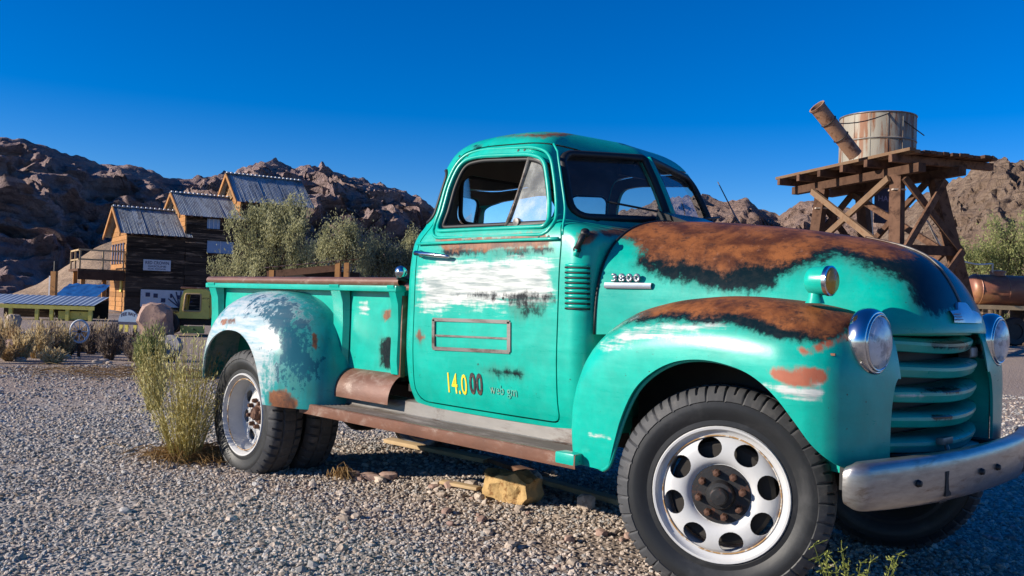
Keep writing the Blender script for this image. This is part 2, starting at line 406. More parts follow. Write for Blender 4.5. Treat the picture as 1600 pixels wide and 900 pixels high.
leafmat('straw', (.24, .13, .045, 1), (.50, .34, .15, 1))
leafmat('weed', (.16, .19, .03, 1), (.42, .44, .12, 1))
# ================================================================== ground
def make_ground():
    radii = [.0, .6, 1.2]+[1.8*1.045**i for i in range(165)]
    radii = [r for r in radii if r < 2600]+[2600]
    na = 180; v = []; f = []
    for r in radii:
        for k in range(na):
            a = 2*math.pi*k/na; x = CAM[0]+r*math.cos(a); y = CAM[1]+r*math.sin(a); v.append((x, y, ground_z(x, y) if r < 700 else 0))
    for i in range(len(radii)-1):
        for k in range(na):
            k2 = (k+1) % na; f.append((i*na+k, i*na+k2, (i+1)*na+k2, (i+1)*na+k))
    g = NM('gravel_ground'); co = g.coord()
    v1 = g.voro(co, 42); v2 = g.voro(co, 19); big = g.noise(co, .35, 6, .6); mid = g.noise(co, 2.2, 8, .65)
    vc = g.n('ShaderNodeTexVoronoi'); g.l(co, vc.inputs['Vector']); vc.inputs['Scale'].default_value = 42
    bw = g.n('ShaderNodeRGBToBW'); g.l(vc.outputs['Color'], bw.inputs[0])
    col = g.mix(bw.outputs[0], (.21, .185, .16, 1), (.50, .455, .41, 1))
    col = g.mix(g.ramp01(mid, .4, .65), col, g.mix(bw.outputs[0], (.15, .12, .10, 1), (.40, .34, .29, 1)))
    sp_ = g.n('ShaderNodeSeparateXYZ'); g.l(co, sp_.inputs[0])
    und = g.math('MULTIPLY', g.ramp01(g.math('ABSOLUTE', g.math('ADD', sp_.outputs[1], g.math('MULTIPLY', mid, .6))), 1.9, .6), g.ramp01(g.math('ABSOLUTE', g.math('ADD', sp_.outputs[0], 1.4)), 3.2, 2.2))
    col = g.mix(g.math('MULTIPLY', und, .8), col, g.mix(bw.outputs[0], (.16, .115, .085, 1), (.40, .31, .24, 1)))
    # bare pinkish dirt of the track and the far flat
    dist = g.n('ShaderNodeVectorMath'); dist.operation = 'DISTANCE'; g.l(co, dist.inputs[0]); dist.inputs[1].default_value = (CAM[0], CAM[1], 0)
    far = g.ramp01(g.math('ADD', dist.outputs['Value'], g.math('MULTIPLY', mid, 3)), 10.5, 14)
    col = g.mix(g.math('MULTIPLY', far, .9), col, g.mix(big, (.24, .175, .14, 1), (.38, .30, .24, 1)))
    g.bump(g.math('ADD', g.math('MULTIPLY', v1, -.6), g.math('MULTIPLY', v2, -.5)), .9, .02)
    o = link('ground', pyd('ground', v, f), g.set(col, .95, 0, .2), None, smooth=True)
    tag(o, 'grey gravel ground with a dirt track', 'ground', kind='structure')
make_ground()
M['gravel_ground'] = bpy.data.materials['gravel_ground']

# ================================================================== truck
truck = empty('pickup_truck', (0, 0, 0))
tag(truck, 'weathered teal vintage pickup truck with rusty hood, white wheels and a worn bumper', 'truck')

def polyfield(px, py, poly, W):
    poly = np.array(poly, float); a = poly; b = np.roll(poly, -1, 0)
    P = np.stack([px, py], -1)
    best = np.full(len(px), 1e9); inside = np.zeros(len(px), bool)
    for i in range(len(a)):
        ab = b[i]-a[i]; t = np.clip(((P-a[i])@ab)/(ab@ab+1e-9), 0, 1)
        best = np.minimum(best, np.linalg.norm(P-(a[i]+t[:, None]*ab), axis=1))
        c = (a[i][1] > P[:, 1]) != (b[i][1] > P[:, 1])
        xx = a[i][0]+(P[:, 1]-a[i][1])*(b[i][0]-a[i][0])/(b[i][1]-a[i][1]+1e-12)
        inside ^= c & (P[:, 0] < xx)
    sd = np.where(inside, -best, best)
    return np.clip(.5-sd/(2*W), 0, 1.5)
def wear(me, masks, W=24, mirror=True):
    """patches of wear and of painted sheen or shade kept on the panel as vertex fields (outlines were measured on the near side)"""
    n = len(me.vertices); co = np.empty(n*3); me.vertices.foreach_get('co', co); co = co.reshape(-1, 3).copy()
    if mirror: co[:, 1] = -np.abs(co[:, 1])
    px, py = project(co)
    for name, polys in masks.items():
        f = np.zeros(n)
        for p in polys:
            ww = W
            if isinstance(p, tuple): p, ww = p
            f = np.maximum(f, polyfield(px, py, p, ww))
        at = me.attributes.new(name, 'FLOAT', 'POINT'); at.data.foreach_set('value', f.astype(np.float32))
def mirrored(me):
    m2 = me.copy(); bm = bmesh.new(); bm.from_mesh(m2)
    for v in bm.verts: v.co.y = -v.co.y
    bmesh.ops.reverse_faces(bm, faces=bm.faces); bm.to_mesh(m2); bm.free(); m2.update(); return m2

# ---- cab shell, lofted from horizontal outlines
CABK = [  # t, z, half width, x front, V slope, x rear, r front, r rear
    (0, .575, .745, -.70, .02, -2.06, .09, .16), (1, .70, .785, -.70, .02, -2.09, .09, .17), (2, .95, .803, -.70, .02, -2.11, .09, .18),
    (3, 1.25, .803, -.70, .02, -2.11, .09, .19), (4, 1.44, .793, -.70, .02, -2.10, .10, .20), (5, 1.505, .778, -.725, .08, -2.085, .11, .21),
    (6, 1.555, .752, -.795, .22, -2.075, .11, .23), (7, 1.62, .730, -.838, .25, -2.065, .10, .24), (8, 1.76, .703, -.905, .25, -2.04, .10, .24),
    (9, 1.88, .678, -.972, .25, -2.01, .10, .25), (10, 1.95, .652, -1.02, .24, -1.985, .12, .26), (11, 2.00, .61, -1.085, .2, -1.95, .15, .26),
    (12, 2.038, .54, -1.17, .15, -1.89, .18, .25), (13, 2.062, .42, -1.27, .1, -1.79, .18, .22), (14, 2.076, .26, -1.39, .05, -1.68, .14, .16), (15, 2.080, .06, -1.48, .02, -1.56, .02, .02)]
def cab_outline(t):
    z, w, xf, k, xr, rf, rr = interp(CABK, t)
    pts = []
    nF, nA, nS, nR, nB = 12, 9, 40, 9, 10
    yj = w-rf; xj = xf-k*yj
    for i in range(nF): y = yj*i/nF; pts.append((xf-k*y, -y))
    for i in range(nA):
        a = (math.pi/2)*i/nA; pts.append((xj-rf+rf*math.cos(a), -(w-rf)-rf*math.sin(a)))
    x0 = xj-rf; x1 = xr+rr
    for i in range(nS): u = i/nS; pts.append((x0+(x1-x0)*u, -w-.012*math.sin(math.pi*u)))
    for i in range(nR):
        a = (math.pi/2)*i/nR; pts.append((xr+rr-rr*math.sin(a), -(w-rr)-rr*math.cos(a)))
    for i in range(nB+1): y = (w-rr)*(1-i/nB); pts.append((xr-.02*(1-(y/w)**2), -y))
    full = pts+[(x, -y) for x, y in reversed(pts[1:-1])]
    return [(x, y, z) for x, y in full]
TS = []
for i in range(15): TS += [i+j/(4 if i < 5 else 3) for j in range(4 if i < 5 else 3)]
rows = [cab_outline(t) for t in TS]+[cab_outline(15)]
mb = MB(); mb.grid(rows, closed=True); mb.f.append(tuple(len(mb.v)-len(rows[0])+i for i in range(len(rows[0]))))
sm_ = mb.mesh('shell', True); sm_.materials.append(M['teal_paint']); sm_.materials.append(M['headliner']); shell = solidify(sm_, .022, mo=1)
def cab_row(z):
    lo, hi = 0, 15
    for _ in range(40):
        m = (lo+hi)/2
        if interp(CABK, m)[0] < z: lo = m
        else: hi = m
    return interp(CABK, lo)
def cab_side_y(z): return -cab_row(z)[1]-.012
def cab_front_x(y, z):
    r = cab_row(z); return r[2]-r[3]*abs(y)
WIN = roundpoly([(-1.80, 1.528), (-.985, 1.523), (-1.045, 1.715), (-1.10, 1.845), (-1.20, 1.878), (-1.58, 1.905), (-1.71, 1.892), (-1.765, 1.78)], [.05, .03, .08, .06, .08, .08, .06, .1])
DOOR = roundpoly([(-1.93, .605), (-.872, .605), (-.872, 1.455), (-.935, 1.60), (-.995, 1.75), (-1.05, 1.885), (-1.13, 1.945), (-1.59, 1.963), (-1.76, 1.945), (-1.825, 1.80), (-1.865, 1.53), (-1.93, 1.45)],
                 [.10, .05, .05, .05, .08, .08, .08, .1, .1, .1, .06, .05])
def grow(poly, d):
    c = np.array(poly); m = c.mean(0); out = []
    n = len(c)
    for i in range(n):
        e = c[(i+1) % n]-c[i-1]; nn = np.array([e[1], -e[0]]); nn = nn/(np.linalg.norm(nn)+1e-9)
        if (c[i]-m)@nn < 0: nn = -nn
        out.append(tuple(c[i]+nn*d))
    return out
def catmull(pts, n=5):
    out = []
    for i in range(len(pts)-1):
        p0, p1, p2, p3 = (np.array(pts[k]) for k in (max(0, i-1), i, i+1, min(len(pts)-1, i+2)))
        for t in np.linspace(0, 1, n, endpoint=False): out.append(tuple(.5*((2*p1)+(p2-p0)*t+(2*p0-5*p1+4*p2-p3)*t*t+(3*p1-p0-3*p2+p3)*t**3)))
    return out+[tuple(pts[-1])]
def prism(outline, ax, a, b): return MB().prism(outline, ax, a, b).mesh('c', True)
WSN = roundpoly([(-.033, 1.612), (-.605, 1.585), (-.545, 1.892), (-.033, 1.928)], [.008, .07, .07, .008])
WSF = [(-y, z) for y, z in WSN]
RW = rrect(-.42, .42, 1.60, 1.885, .07)
def corner_prism(s):
    m = MB().prism(rrect(-.125, .125, 1.575, 1.865, .055), 0, -.35, .35).mesh('c', True)
    mat = Matrix.Translation((-1.935, s*.60, 0)) @ Matrix.Rotation(math.atan2(s*.70, -.70), 4, 'Z'); m.transform(mat); return m
cut = [prism(WIN, 1, -1.2, 1.2), prism(WSN, 0, -1.3, -.4), prism(WSF, 0, -1.3, -.4), prism(RW, 0, -2.5, -1.75), corner_prism(-1), corner_prism(1)]
shellB = BVHTree.FromPolygons([v.co.copy() for v in shell.vertices], [list(p.vertices) for p in shell.polygons])
shell2 = boolean(shell.copy(), cut)
near_door = boolean(shell2.copy(), [prism(DOOR, 1, -1.2, -.4)], 'INTERSECT')
cabm = boolean(shell2.copy(), [prism(grow(DOOR, .008), 1, -1.2, -.4), prism(grow(DOOR, .008), 1, .4, 1.2)])
DOORW = {'bare_sheen': [([(650, 418), (690, 402), (815, 401), (868, 402), (868, 440), (866, 478), (820, 480), (760, 482), (700, 484), (652, 496)], 16)],  # pale primer wear, with the glossy sun streaks painted in as white
         'rust': [([(682, 374), (845, 364), (866, 372), (860, 386), (760, 392), (690, 390)], 12), ([(650, 518), (662, 520), (662, 534), (650, 534)], 8)],
         'dark': [([(680, 386), (760, 390), (866, 384), (866, 398), (780, 403), (700, 401)], 9), ([(684, 462), (770, 458), (866, 462), (868, 472), (780, 476), (690, 474)], 10),
                  ([(795, 484), (850, 490), (856, 508), (820, 500)], 10), ([(756, 575), (818, 578), (820, 590), (770, 590)], 18)]}
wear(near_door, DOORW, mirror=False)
wear(cabm, {'rust': [([(905, 366), (930, 358), (940, 364), (922, 380), (905, 384)], 9), ([(930, 360), (1010, 352), (1000, 358), (950, 372)], 7), ([(770, 213), (870, 207), (900, 210), (860, 214)], 6)],
            'dark': [([(950, 213), (1010, 228), (1016, 236), (975, 226)], 6), ([(740, 228), (752, 226), (752, 232), (740, 233)], 6)], 'bare_sheen': []}, mirror=False)
me = cabm; cab = link('cab', me, M['teal_paint'], truck, angle=35)
door = link('door', near_door, M['teal_paint'], truck, angle=35); door['label'] = 'teal door with worn primer and painted-on gloss streaks in white below its window, lettered in yellow'
fd = mirrored(near_door)
for a in ('bare_sheen', 'rust', 'dark'):
    if a in fd.attributes: fd.attributes.remove(fd.attributes[a])
link('door', fd, M['teal_paint'], truck, angle=35)
BV = {}
def bvh(*objs):
    vs, fs = [], []
    for o in objs:
        n = len(vs); vs += [v.co.copy() for v in o.data.vertices]; fs += [[i+n for i in p.vertices] for p in o.data.polygons]
    return BVHTree.FromPolygons(vs, fs)
cabB = bvh(cab, door)
def hit(tree, px, py):
    d = Vector(ray(px, py)).normalized(); r = tree.ray_cast(Vector(CAM), d); return r[0], r[1]
# headliner, gaskets, glass
def surf_path(poly, fn, closed=True, dense=3):
    out = []
    n = len(poly)
    for i in range(n):
        a, b = poly[i], poly[(i+1) % n]
        for j in range(dense):
            t = j/dense; out.append(fn(a[0]+(b[0]-a[0])*t, a[1]+(b[1]-a[1])*t))
    return out
for yz in (WSN, WSF):
    MB().tube(surf_path(grow(yz, .012), lambda y, z: (cab_front_x(y, z)+.004, y, z)), .020, 8, True).build('windshield_gasket', M['black'], cab, smooth=True)
    c = np.array(yz); rows = []
    for i in range(9):
        t = i/8; ys = [c[:, 0].min()-.0, c[:, 0].max()]
        z = 1.585+t*(1.93-1.585); rows.append([(cab_front_x(ys[0]+(ys[1]-ys[0])*j/8, z)-.012, ys[0]+(ys[1]-ys[0])*j/8, z) for j in range(9)])
    MB().grid(rows).build('windshield', M['windshield_glass'], cab, smooth=True)
MB().tube([(cab_front_x(0, z)+.012, 0, z) for z in (1.59, 1.7, 1.8, 1.94)], .018, 8).build('windshield_divider', M['teal_paint'], cab, smooth=True)
for s in (-1, 1):
    def cpt(t, z, off=0, s=s):
        tdir = Vector((.7071, s*-.7071*-1, 0)); ndir = Vector((-.7071, s*.7071, 0)); tdir = Vector((.7071, s*.7071, 0))
        p0 = Vector((-1.935, s*.60, z))+tdir*t
        hh = shellB.ray_cast(p0+ndir*1.0, -ndir)[0]
        return (hh if hh else p0)+ndir*off
    rws = [[cpt(t, z, -.010) for t in np.linspace(-.13, .13, 7)] for z in np.linspace(1.57, 1.87, 7)]
    MB().grid(rws).build('corner_window', M['glass'], cab, smooth=True)
    MB().tube([cpt(t, z, .0) for t, z in rrect(-.125, .125, 1.575, 1.865, .055)], .011, 6, True).build('window_gasket', M['black'], cab, smooth=True)
MB().prism(rrect(-.43, .43, 1.59, 1.895, .07), 0, -2.03, -2.024).build('rear_window', M['glass'], cab)
MB().tube([(-2.02, y, z) for y, z in RW], .014, 6, True).build('window_gasket', M['black'], cab, smooth=True)
# pressed frame beads round the door window, belt bead
def side_path(poly, off): return surf_path(poly, lambda x, z: (x, cab_side_y(z)-off+.006, z), True, 3)
MB().tube(side_path(grow(WIN, .010), .004), .011, 8, True).build('window_bead', M['teal_paint'], door, smooth=True)
MB().tube(side_path(grow(WIN, .048), -.002), .009, 8, True).build('frame_bead', M['teal_paint'], door, smooth=True)
MB().tube(side_path(grow(WIN, -.012), -.018), .012, 8, True).build('window_channel', M['black'], door, smooth=True)
MB().tube([(x, cab_side_y(1.452)-.002-.006*math.sin(math.pi*(x+1.93)/1.06), 1.452) for x in np.linspace(-1.92, -.88, 18)], .008, 8).build('belt_bead', M['teal_paint'], door, smooth=True)
gut = [(-.868, 1.47), (-.908, 1.60), (-.967, 1.75), (-1.022, 1.885), (-1.075, 1.94)]
gp = []
for i in range(len(gut)-1):
    for j in range(5):
        t = j/5; x = gut[i][0]*(1-t)+gut[i+1][0]*t; z = gut[i][1]*(1-t)+gut[i+1][1]*t; gp.append((x, cab_side_y(z)+.012, z))
MB().tube(gp, .006, 8).build('drip_rail', M['teal_paint'], cab, smooth=True)
# vent window
def sidept(x, z, off=0): return (x, cab_side_y(z)+.02+off, z)
MB().tube([sidept(-1.275, 1.522), sidept(-1.245, 1.70), sidept(-1.215, 1.885)], .012, 8).build('vent_post', M['worn_steel'], door, smooth=True)
va = [(-1.268, 1.53), (-.995, 1.53), (-1.05, 1.715), (-1.105, 1.84), (-1.19, 1.872), (-1.218, 1.875)]
MB().add([sidept(x, z, .006) for x, z in va], [tuple(range(len(va)))]).build('vent_window', M['dusty_glass'], door)
MB().tube([sidept(x, z, -.002) for x, z in va], .008, 6, True).build('vent_frame', M['worn_steel'], door, smooth=True)
MB().lathe([(.0, .02), (.02, .018), (.02, 0)], sidept(-1.20, 1.545, -.004), (0, -1, 0), 10).build('vent_latch', M['worn_steel'], door)
# interior
MB().box((-1.62, 0, .98), (.50, 1.36, .22)).box((-1.86, 0, 1.28), (.16, 1.36, .52), 0, 0, -.15).build('bench_seat', M['interior'], cab, bevel=.03)
MB().box((-.92, 0, 1.44), (.22, 1.36, .16)).build('dashboard', M['interior'], cab, bevel=.02)
MB().box((-1.4, 0, .66), (1.3, 1.46, .04)).box((-.80, 0, 1.05), (.03, 1.44, .85)).build('floor_pan', M['undercarriage'], cab)
sw = MB(); q = Matrix.Translation((-1.15, .36, 1.43)) @ Matrix.Rotation(R(-58), 4, 'Y')
sw.tube([q @ Vector((.20*math.cos(a), .20*math.sin(a), 0)) for a in np.linspace(0, 2*math.pi, 28, endpoint=False)], .012, 6, True)
for a in (0, 2.1, 4.2): sw.tube([q @ Vector((0, 0, 0)), q @ Vector((.20*math.cos(a), .20*math.sin(a), 0))], .009, 6)
sw.tube([q @ Vector((0, 0, 0)), q @ Vector((0, 0, -.5))], .02, 6); sw.build('steering_wheel', M['black'], cab, smooth=True)
MB().box((-1.10, .0, 1.88), (.02, .22, .06)).tube([(-1.10, 0, 1.90), (-1.05, 0, 1.96)], .008, 6).build('interior_mirror', M['black'], cab)
# wiper, cowl vent, antenna
MB().tube([(-.80, -.06, 1.60), (-.815, -.10, 1.635)], .010, 6).tube([(-.815, -.10, 1.635), (-.90, -.44, 1.66)], .006, 6).build('wiper', M['black'], cab, smooth=True)
MB().tube([(-.80, .16, 1.62), (-.84, .45, 1.66)], .007, 6).build('wiper', M['black'], cab, smooth=True)
MB().prism([(-.80, 1.575), (-.60, 1.572), (-.78, 1.632)], 1, -.19, .19).build('cowl_vent', M['black_gloss'], cab, angle=30)
MB().tube([(-.74, .70, 1.48), (-.9, .70, 1.70), (-1.02, .70, 1.90)], [.006, .004, .003], 6).build('antenna', M['worn_steel'], cab)
# louvres, hinge, handle, emblem holes
lv = 9
for i in range(lv):
    y0 = 414+i*8; pts = []
    for k in range(7):
        h, nn = hit(cabB, 884+k*6.4-(.12*i*0), y0+k*.25)
        if h is None: continue
        pts.append(h+nn*.002)
    if len(pts) > 3:
        MB().tube(pts, [.004]+[.009]*(len(pts)-2)+[.004], 8).build('louvre', M['teal_paint'], cab, smooth=True)
        MB().tube([p+Vector((0, -.002, -.011)) for p in pts], .0045, 6).build('louvre_slot', M['black'], cab, smooth=True)
for dy, mt in ((0, 'black'),):
    a, n1 = hit(cabB, 914, 366); b, n2 = hit(cabB, 902, 390)
    MB().tube([a+n1*.012, (a+b)/2+n1*.02, b+n2*.012], .013, 8).lathe([(0, .022), (.02, .02), (.022, 0)], a, n1, 12).lathe([(0, .018), (.016, .016), (.018, 0)], b, n2, 12).build('hood_hinge', M['black'], cab, smooth=True)
    MB().tube([b+n2*.008, b+n2*.008+Vector((-.005, 0, -.03))], .012, 8).build('hinge_plate', M['teal_paint'], cab, smooth=True)
a, n1 = hit(cabB, 659, 397); b, n2 = hit(cabB, 706, 402)
MB().tube([a, a+n1*.04, a+n1*.045+(b-a)*.3, b+n1*.035, b+n1*.028+(b-a)*.06], [.014, .014, .013, .010, .006], 10).lathe([(.02, 0), (.02, .01), (.012, .014)], a, n1, 14).build('door_handle', M['chrome'], door, smooth=True)
for px, py in ((725, 377), (738, 376), (842, 369), (857, 370), (770, 466), (786, 466), (718, 244), (731, 243), (810, 235), (820, 234)):
    h, nn = hit(cabB, px, py)
    if h: MB().lathe([(0, .003), (.006, .002), (.008, 0)], h, nn, 10).build('screw_hole', M['black'], door if py > 300 else cab)
# taped sign frame and lettering on the door
def on_side(x, z, off=.004):
    return (x, cab_side_y(z)+.012*(1-math.sin(math.pi*min(1, max(0, (x+1.9)/1.1))))-off, z)
def side_bar(p, q, w):
    (a, _), (b, _) = hit(cabB, *p), hit(cabB, *q)
    pts = [a.lerp(b, t) for t in np.linspace(0, 1, 6)]
    rows = []
    up = Vector((0, 0, w/2)) if abs(b.x-a.x) > abs(b.z-a.z) else Vector((w/2, 0, 0))
    for p_ in pts:
        r = []
        for s in (-1, 1):
            q_ = p_+up*s; r.append((q_.x, min(p_.y, cab_side_y(q_.z)+.010*0)-.004, q_.z))
        rows.append(r)
    return rows
for p, q, w_ in (((678, 499), (797, 503), .018), ((678, 544), (797, 550), .018), ((679, 499), (679, 544), .022), ((796, 503), (796, 550), .024), ((682, 524), (793, 529), .010)):
    MB().grid(side_bar(p, q, w_)).build('sign_frame_strip', M['worn_steel'], door)
def text_mesh(txt, size, bold=0.0, spacing=1.0, sx=1.0):
    cu = bpy.data.curves.new('t', 'FONT'); cu.body = txt; cu.size = size; cu.offset = bold; cu.space_character = spacing; cu.resolution_u = 3
    o = bpy.data.objects.new('t', cu); COL.objects.link(o); me = evaluated(o); bpy.data.objects.remove(o); bpy.data.curves.remove(cu)
    for v in me.vertices: v.co.x *= sx
    me.materials.clear(); return me
def door_text(name, txt, px, py, size, mat, sx=.62, bold=.0):
    h, nn = hit(cabB, px, py); me = text_mesh(txt, size, bold, 1.05, sx)
    for v in me.vertices:
        x = h.x+v.co.x; z = h.z+v.co.y; hh = cabB.ray_cast(Vector((x, -2, z)), Vector((0, 1, 0)))[0]
        v.co = (x, (hh.y if hh else h.y)-.0035, z)
    return link(name, me, M[mat], door)
door_text('lettering', '14.0', 698, 612, .148, 'yellow_letter', .66, .001)
door_text('lettering', '00', 735, 614, .148, 'dark_letter', .66, .004)
door_text('lettering', 'web gm', 766, 614, .065, 'red_ghost', .9, .001)
# side lamp behind the cab corner
MB().lathe([(.0, .024), (.022, .020), (.032, .010), (.034, .0), (.026, -.03), (.008, -.05)], (-2.07, -.80, 1.30), (.35, -.9, .0), 20).build('clearance_lamp', M['chrome'], cab, smooth=True)
MB().tube([(-2.10, -.80, 1.27), (-2.08, -.72, 1.25)], .012, 8).build('lamp_bracket', M['black'], cab)
# ---- hood
HK = [(-.70, .735, 1.578, 1.02, 3.0), (-.5, .675, 1.572, 1.03, 2.75), (-.2, .60, 1.545, 1.04, 2.5), (.1, .535, 1.502, 1.05, 2.35), (.33, .485, 1.452, 1.06, 2.25), (.45, .45, 1.406, 1.075, 2.15), (.52, .415, 1.345, 1.08, 2.1),
      (.57, .36, 1.270, 1.085, 2.05), (.605, .29, 1.195, 1.087, 2.0), (.628, .19, 1.14, 1.088, 2.0), (.64, .06, 1.098, 1.09, 2.0)]
def sup(a, n): c, s = math.cos(a), math.sin(a); return math.copysign(abs(c)**(2/n), c), math.copysign(abs(s)**(2/n), s)
xs = list(np.linspace(-.70, .33, 48))+list(np.linspace(.35, .60, 26))+list(np.linspace(.61, .64, 8))
rows = []
for x in xs:
    w_, zt, zb, n_ = interp(HK, x); r = []
    for k in range(73):
        a = math.pi*k/72; c, s = sup(a, n_); r.append((x, -w_*c, zb+(zt-zb)*s))
    rows.append(r)
mb = MB().grid(rows); nb = len(rows[0]); mb.f.append(tuple((len(rows)-1)*nb+i for i in range(nb)))
hm = solidify(mb.mesh('hood', True), .012)
HOODW = {'dark': [([(1003, 388), (993, 412), (1024, 429), (1065, 441), (1131, 454), (1197, 450), (1226, 429), (1259, 419), (1296, 406), (1325, 408), (1366, 427), (1416, 441), (1432, 474), (1453, 491), (1494, 486), (1530, 480), (1520, 400), (1400, 360), (1120, 330), (960, 340), (962, 367)], 24)],
         'rust': [([(962, 367), (982, 375), (1003, 394), (1020, 408), (1057, 410), (1098, 414), (1131, 430), (1156, 418), (1213, 413), (1255, 405), (1296, 388), (1354, 397), (1395, 405), (1424, 402), (1400, 370), (1100, 330), (940, 335)], 24)], 'bare_sheen': []}
wear(hm, HOODW)
hood = link('hood', hm, M['teal_paint'], truck, angle=50); hood['label'] = 'rounded hood, burnt to rust and black along its top'
hoodB = bvh(hood)
# hood edge seam, side badge, nose badge, centre strip
seam = [(-.703, -.737*sup(math.pi*k/60, 3.0)[0], 1.02+(1.579-1.02)*sup(math.pi*k/60, 3.0)[1]) for k in range(61)]
MB().tube(seam, .006, 6).build('hood_seam', M['black'], hood, smooth=True)
strip = [(x, 0, interp(HK, x)[1]+.004) for x in np.linspace(.2, .61, 40)]
MB().tube(strip, .005, 8).build('centre_strip', M['worn_steel'], hood, smooth=True)
a, n1 = hit(hoodB, 947, 446); b, n2 = hit(hoodB, 1020, 447)
pl = MB()
pp = [a.lerp(b, t) for t in np.linspace(0, 1, 8)]
pl.grid([[p+Vector((0, -.012, .013)), p+Vector((0, -.016, .0)), p+Vector((0, -.012, -.013))] for p in pp]); pl.grid([[p+Vector((0, .01, -.013)), p+Vector((0, -.012, -.013))] for p in pp]); pl.grid([[p+Vector((0, -.012, .013)), p+Vector((0, .01, .013))] for p in pp])
pl.build('series_badge', M['badge_metal'], hood, smooth=True)
me = text_mesh('3800', .050, .002, 1.25, 1.15); dirv = (b-a).normalized(); o0 = a+dirv*(.03)+Vector((0, -.008, .018))
for v in me.vertices: v.co = o0+dirv*v.co.x+Vector((0, 0, 1))*v.co.y+Vector((0, -.004, 0))
t_ = link('badge_digits', me, M['badge_metal'], hood); t_.modifiers.new('s', 'SOLIDIFY').thickness = .010
def nose_x(y, z):
    h = hoodB.ray_cast(Vector((2, y, z)), Vector((-1, 0, 0)))[0]; return h.x if h else .55
nb_ = MB(); outl = [(-.20, 1.130), (-.20, 1.175), (-.08, 1.182), (-.05, 1.205), (.05, 1.205), (.08, 1.182), (.20, 1.175), (.20, 1.130)]
def strip_rows(zs_):
    rows = []
    for t in np.linspace(-.15, .15, 25):
        top = np.interp(t, [-.15, -.075, -.045, .045, .075, .15], [1.175, 1.182, 1.212, 1.212, 1.182, 1.175])
        rows.append([(nose_x(t, 1.135)+.010, t, 1.130), (nose_x(t, (1.13+top)/2)+.016, t, (1.13+top)/2), (nose_x(t, top)+.010, t, top), (nose_x(t, top)-.02, t, top)])
    return rows
nb_.grid(strip_rows(0)).build('nose_badge', M['badge_metal'], hood, smooth=True, angle=40)
for k in range(3):
    z = 1.143+k*.011
    MB().tube([(nose_x(t, z)+.018, t, z) for t in np.linspace(-.14, -.09, 6)], .003, 6).build('badge_rib', M['sign_blue'], hood)
# ---- front fenders
FT = [(-.705, .56), (-.70, .78), (-.69, .86), (-.66, .94), (-.60, 1.035), (-.52, 1.10), (-.40, 1.155), (-.2, 1.195), (0, 1.208), (.2, 1.198), (.35, 1.178), (.45, 1.15), (.50, 1.115), (.53, 1.06), (.55, .98), (.56, .92)]
FY = [(-.705, .80), (-.695, .86), (-.67, .905), (-.60, .93), (-.3, .942), (.1, .945), (.3, .935), (.40, .912), (.46, .875), (.50, .825), (.53, .755), (.55, .66), (.56, .54)]
def fender_rows():
    xs = list(-.705+.055*(np.linspace(0, 1, 12)**2))+list(np.linspace(-.62, .40, 46))+list(np.linspace(.41, .55, 26))+[.556, .56]
    rows = []
    for x in xs:
        zt, yo = interp(FT, x), interp(FY, x); yi = .46; zb = .42; r = []
        b_ = min(.26, (zt-zb)*.55); a_ = max(.02, min(.34, yo-yi)); z0 = zt-b_
        r.append((x, -yi+.0, zt-.015)) if a_ >= .3 else r.append((x, -max(yi, yo-a_-.01), zt-.005))
        for k in range(15):
            an = math.pi/2*(1-k/14); c, s = sup(an, 2.5); r.append((x, -(yo-a_+a_*c), z0+b_*s))
        for k in range(1, 22):
            t = k/21; r.append((x, -(yo-.035*t*t), z0+(zb-z0)*t))
        rows.append(r)
    return rows
fm = MB().grid(fender_rows()).mesh('front_fender', True); fm = solidify(fm, .012)
ARCH = [(-.85, .30), (-.85, .476), (-.70, .464), (-.485, .462), (-.452, .49), (-.42, .58), (-.375, .70), (-.31, .815), (-.225, .89), (-.12, .94), (0, .958), (.12, .947), (.22, .915), (.31, .85), (.38, .765), (.44, .68), (.50, .62), (.56, .592), (.70, .585), (.70, .30)]
ARCH = ARCH[:3]+catmull(ARCH[3:-2])+ARCH[-2:]
fm = boolean(fm, [prism(ARCH, 1, -1.2, -.3)])
FW = {'dark': [([(896, 575), (893, 548), (908, 520), (940, 498), (975, 478), (1020, 466), (1340, 470), (1338, 500), (1312, 532), (1271, 536), (1213, 532), (1164, 516), (1110, 505), (1040, 503), (975, 508), (940, 520), (915, 545), (903, 572)], 16)],
      'rust': [([(960, 492), (1020, 466), (1090, 440), (1300, 445), (1345, 478), (1329, 516), (1308, 528), (1263, 526), (1213, 509), (1164, 495), (1065, 492), (1011, 494)], 16)],
      'bare_sheen': [([(935, 538), (975, 512), (1065, 503), (1170, 503), (1131, 518), (1024, 530), (950, 548)], 12), ([(1190, 600), (1250, 604), (1290, 600), (1285, 630), (1230, 622)], 9), ([(918, 675), (955, 681), (955, 687), (918, 681)], 4)],  # pale streak: worn paint plus its glossy highlight put into the colour
      'red': [([(1196, 570), (1240, 574), (1297, 578), (1292, 600), (1244, 605), (1206, 592)], 7), ([(1236, 549), (1271, 541), (1310, 528), (1330, 515), (1334, 494), (1341, 496), (1340, 524), (1300, 542), (1260, 553)], 7)]}
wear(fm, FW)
fender = link('front_fender', fm, M['teal_paint'], truck, angle=40); fender['label'] = 'teal front fender with rust along the crown and a red primer patch'
link('front_fender', mirrored(fm), M['teal_paint'], truck, angle=40)
fB = bvh(fender)
MB().tube([(x, -interp(FY, x)+.034, z) for x, z in ARCH[2:-2]], .010, 6).build('fender_lip', M['teal_paint'], fender, smooth=True)
MB().box((-.06, -.60, .84), (.96, .02, .40)).build('inner_fender', M['undercarriage'], fender)
MB().box((-.06, .60, .84), (.96, .02, .40)).build('inner_fender', M['undercarriage'], fender)
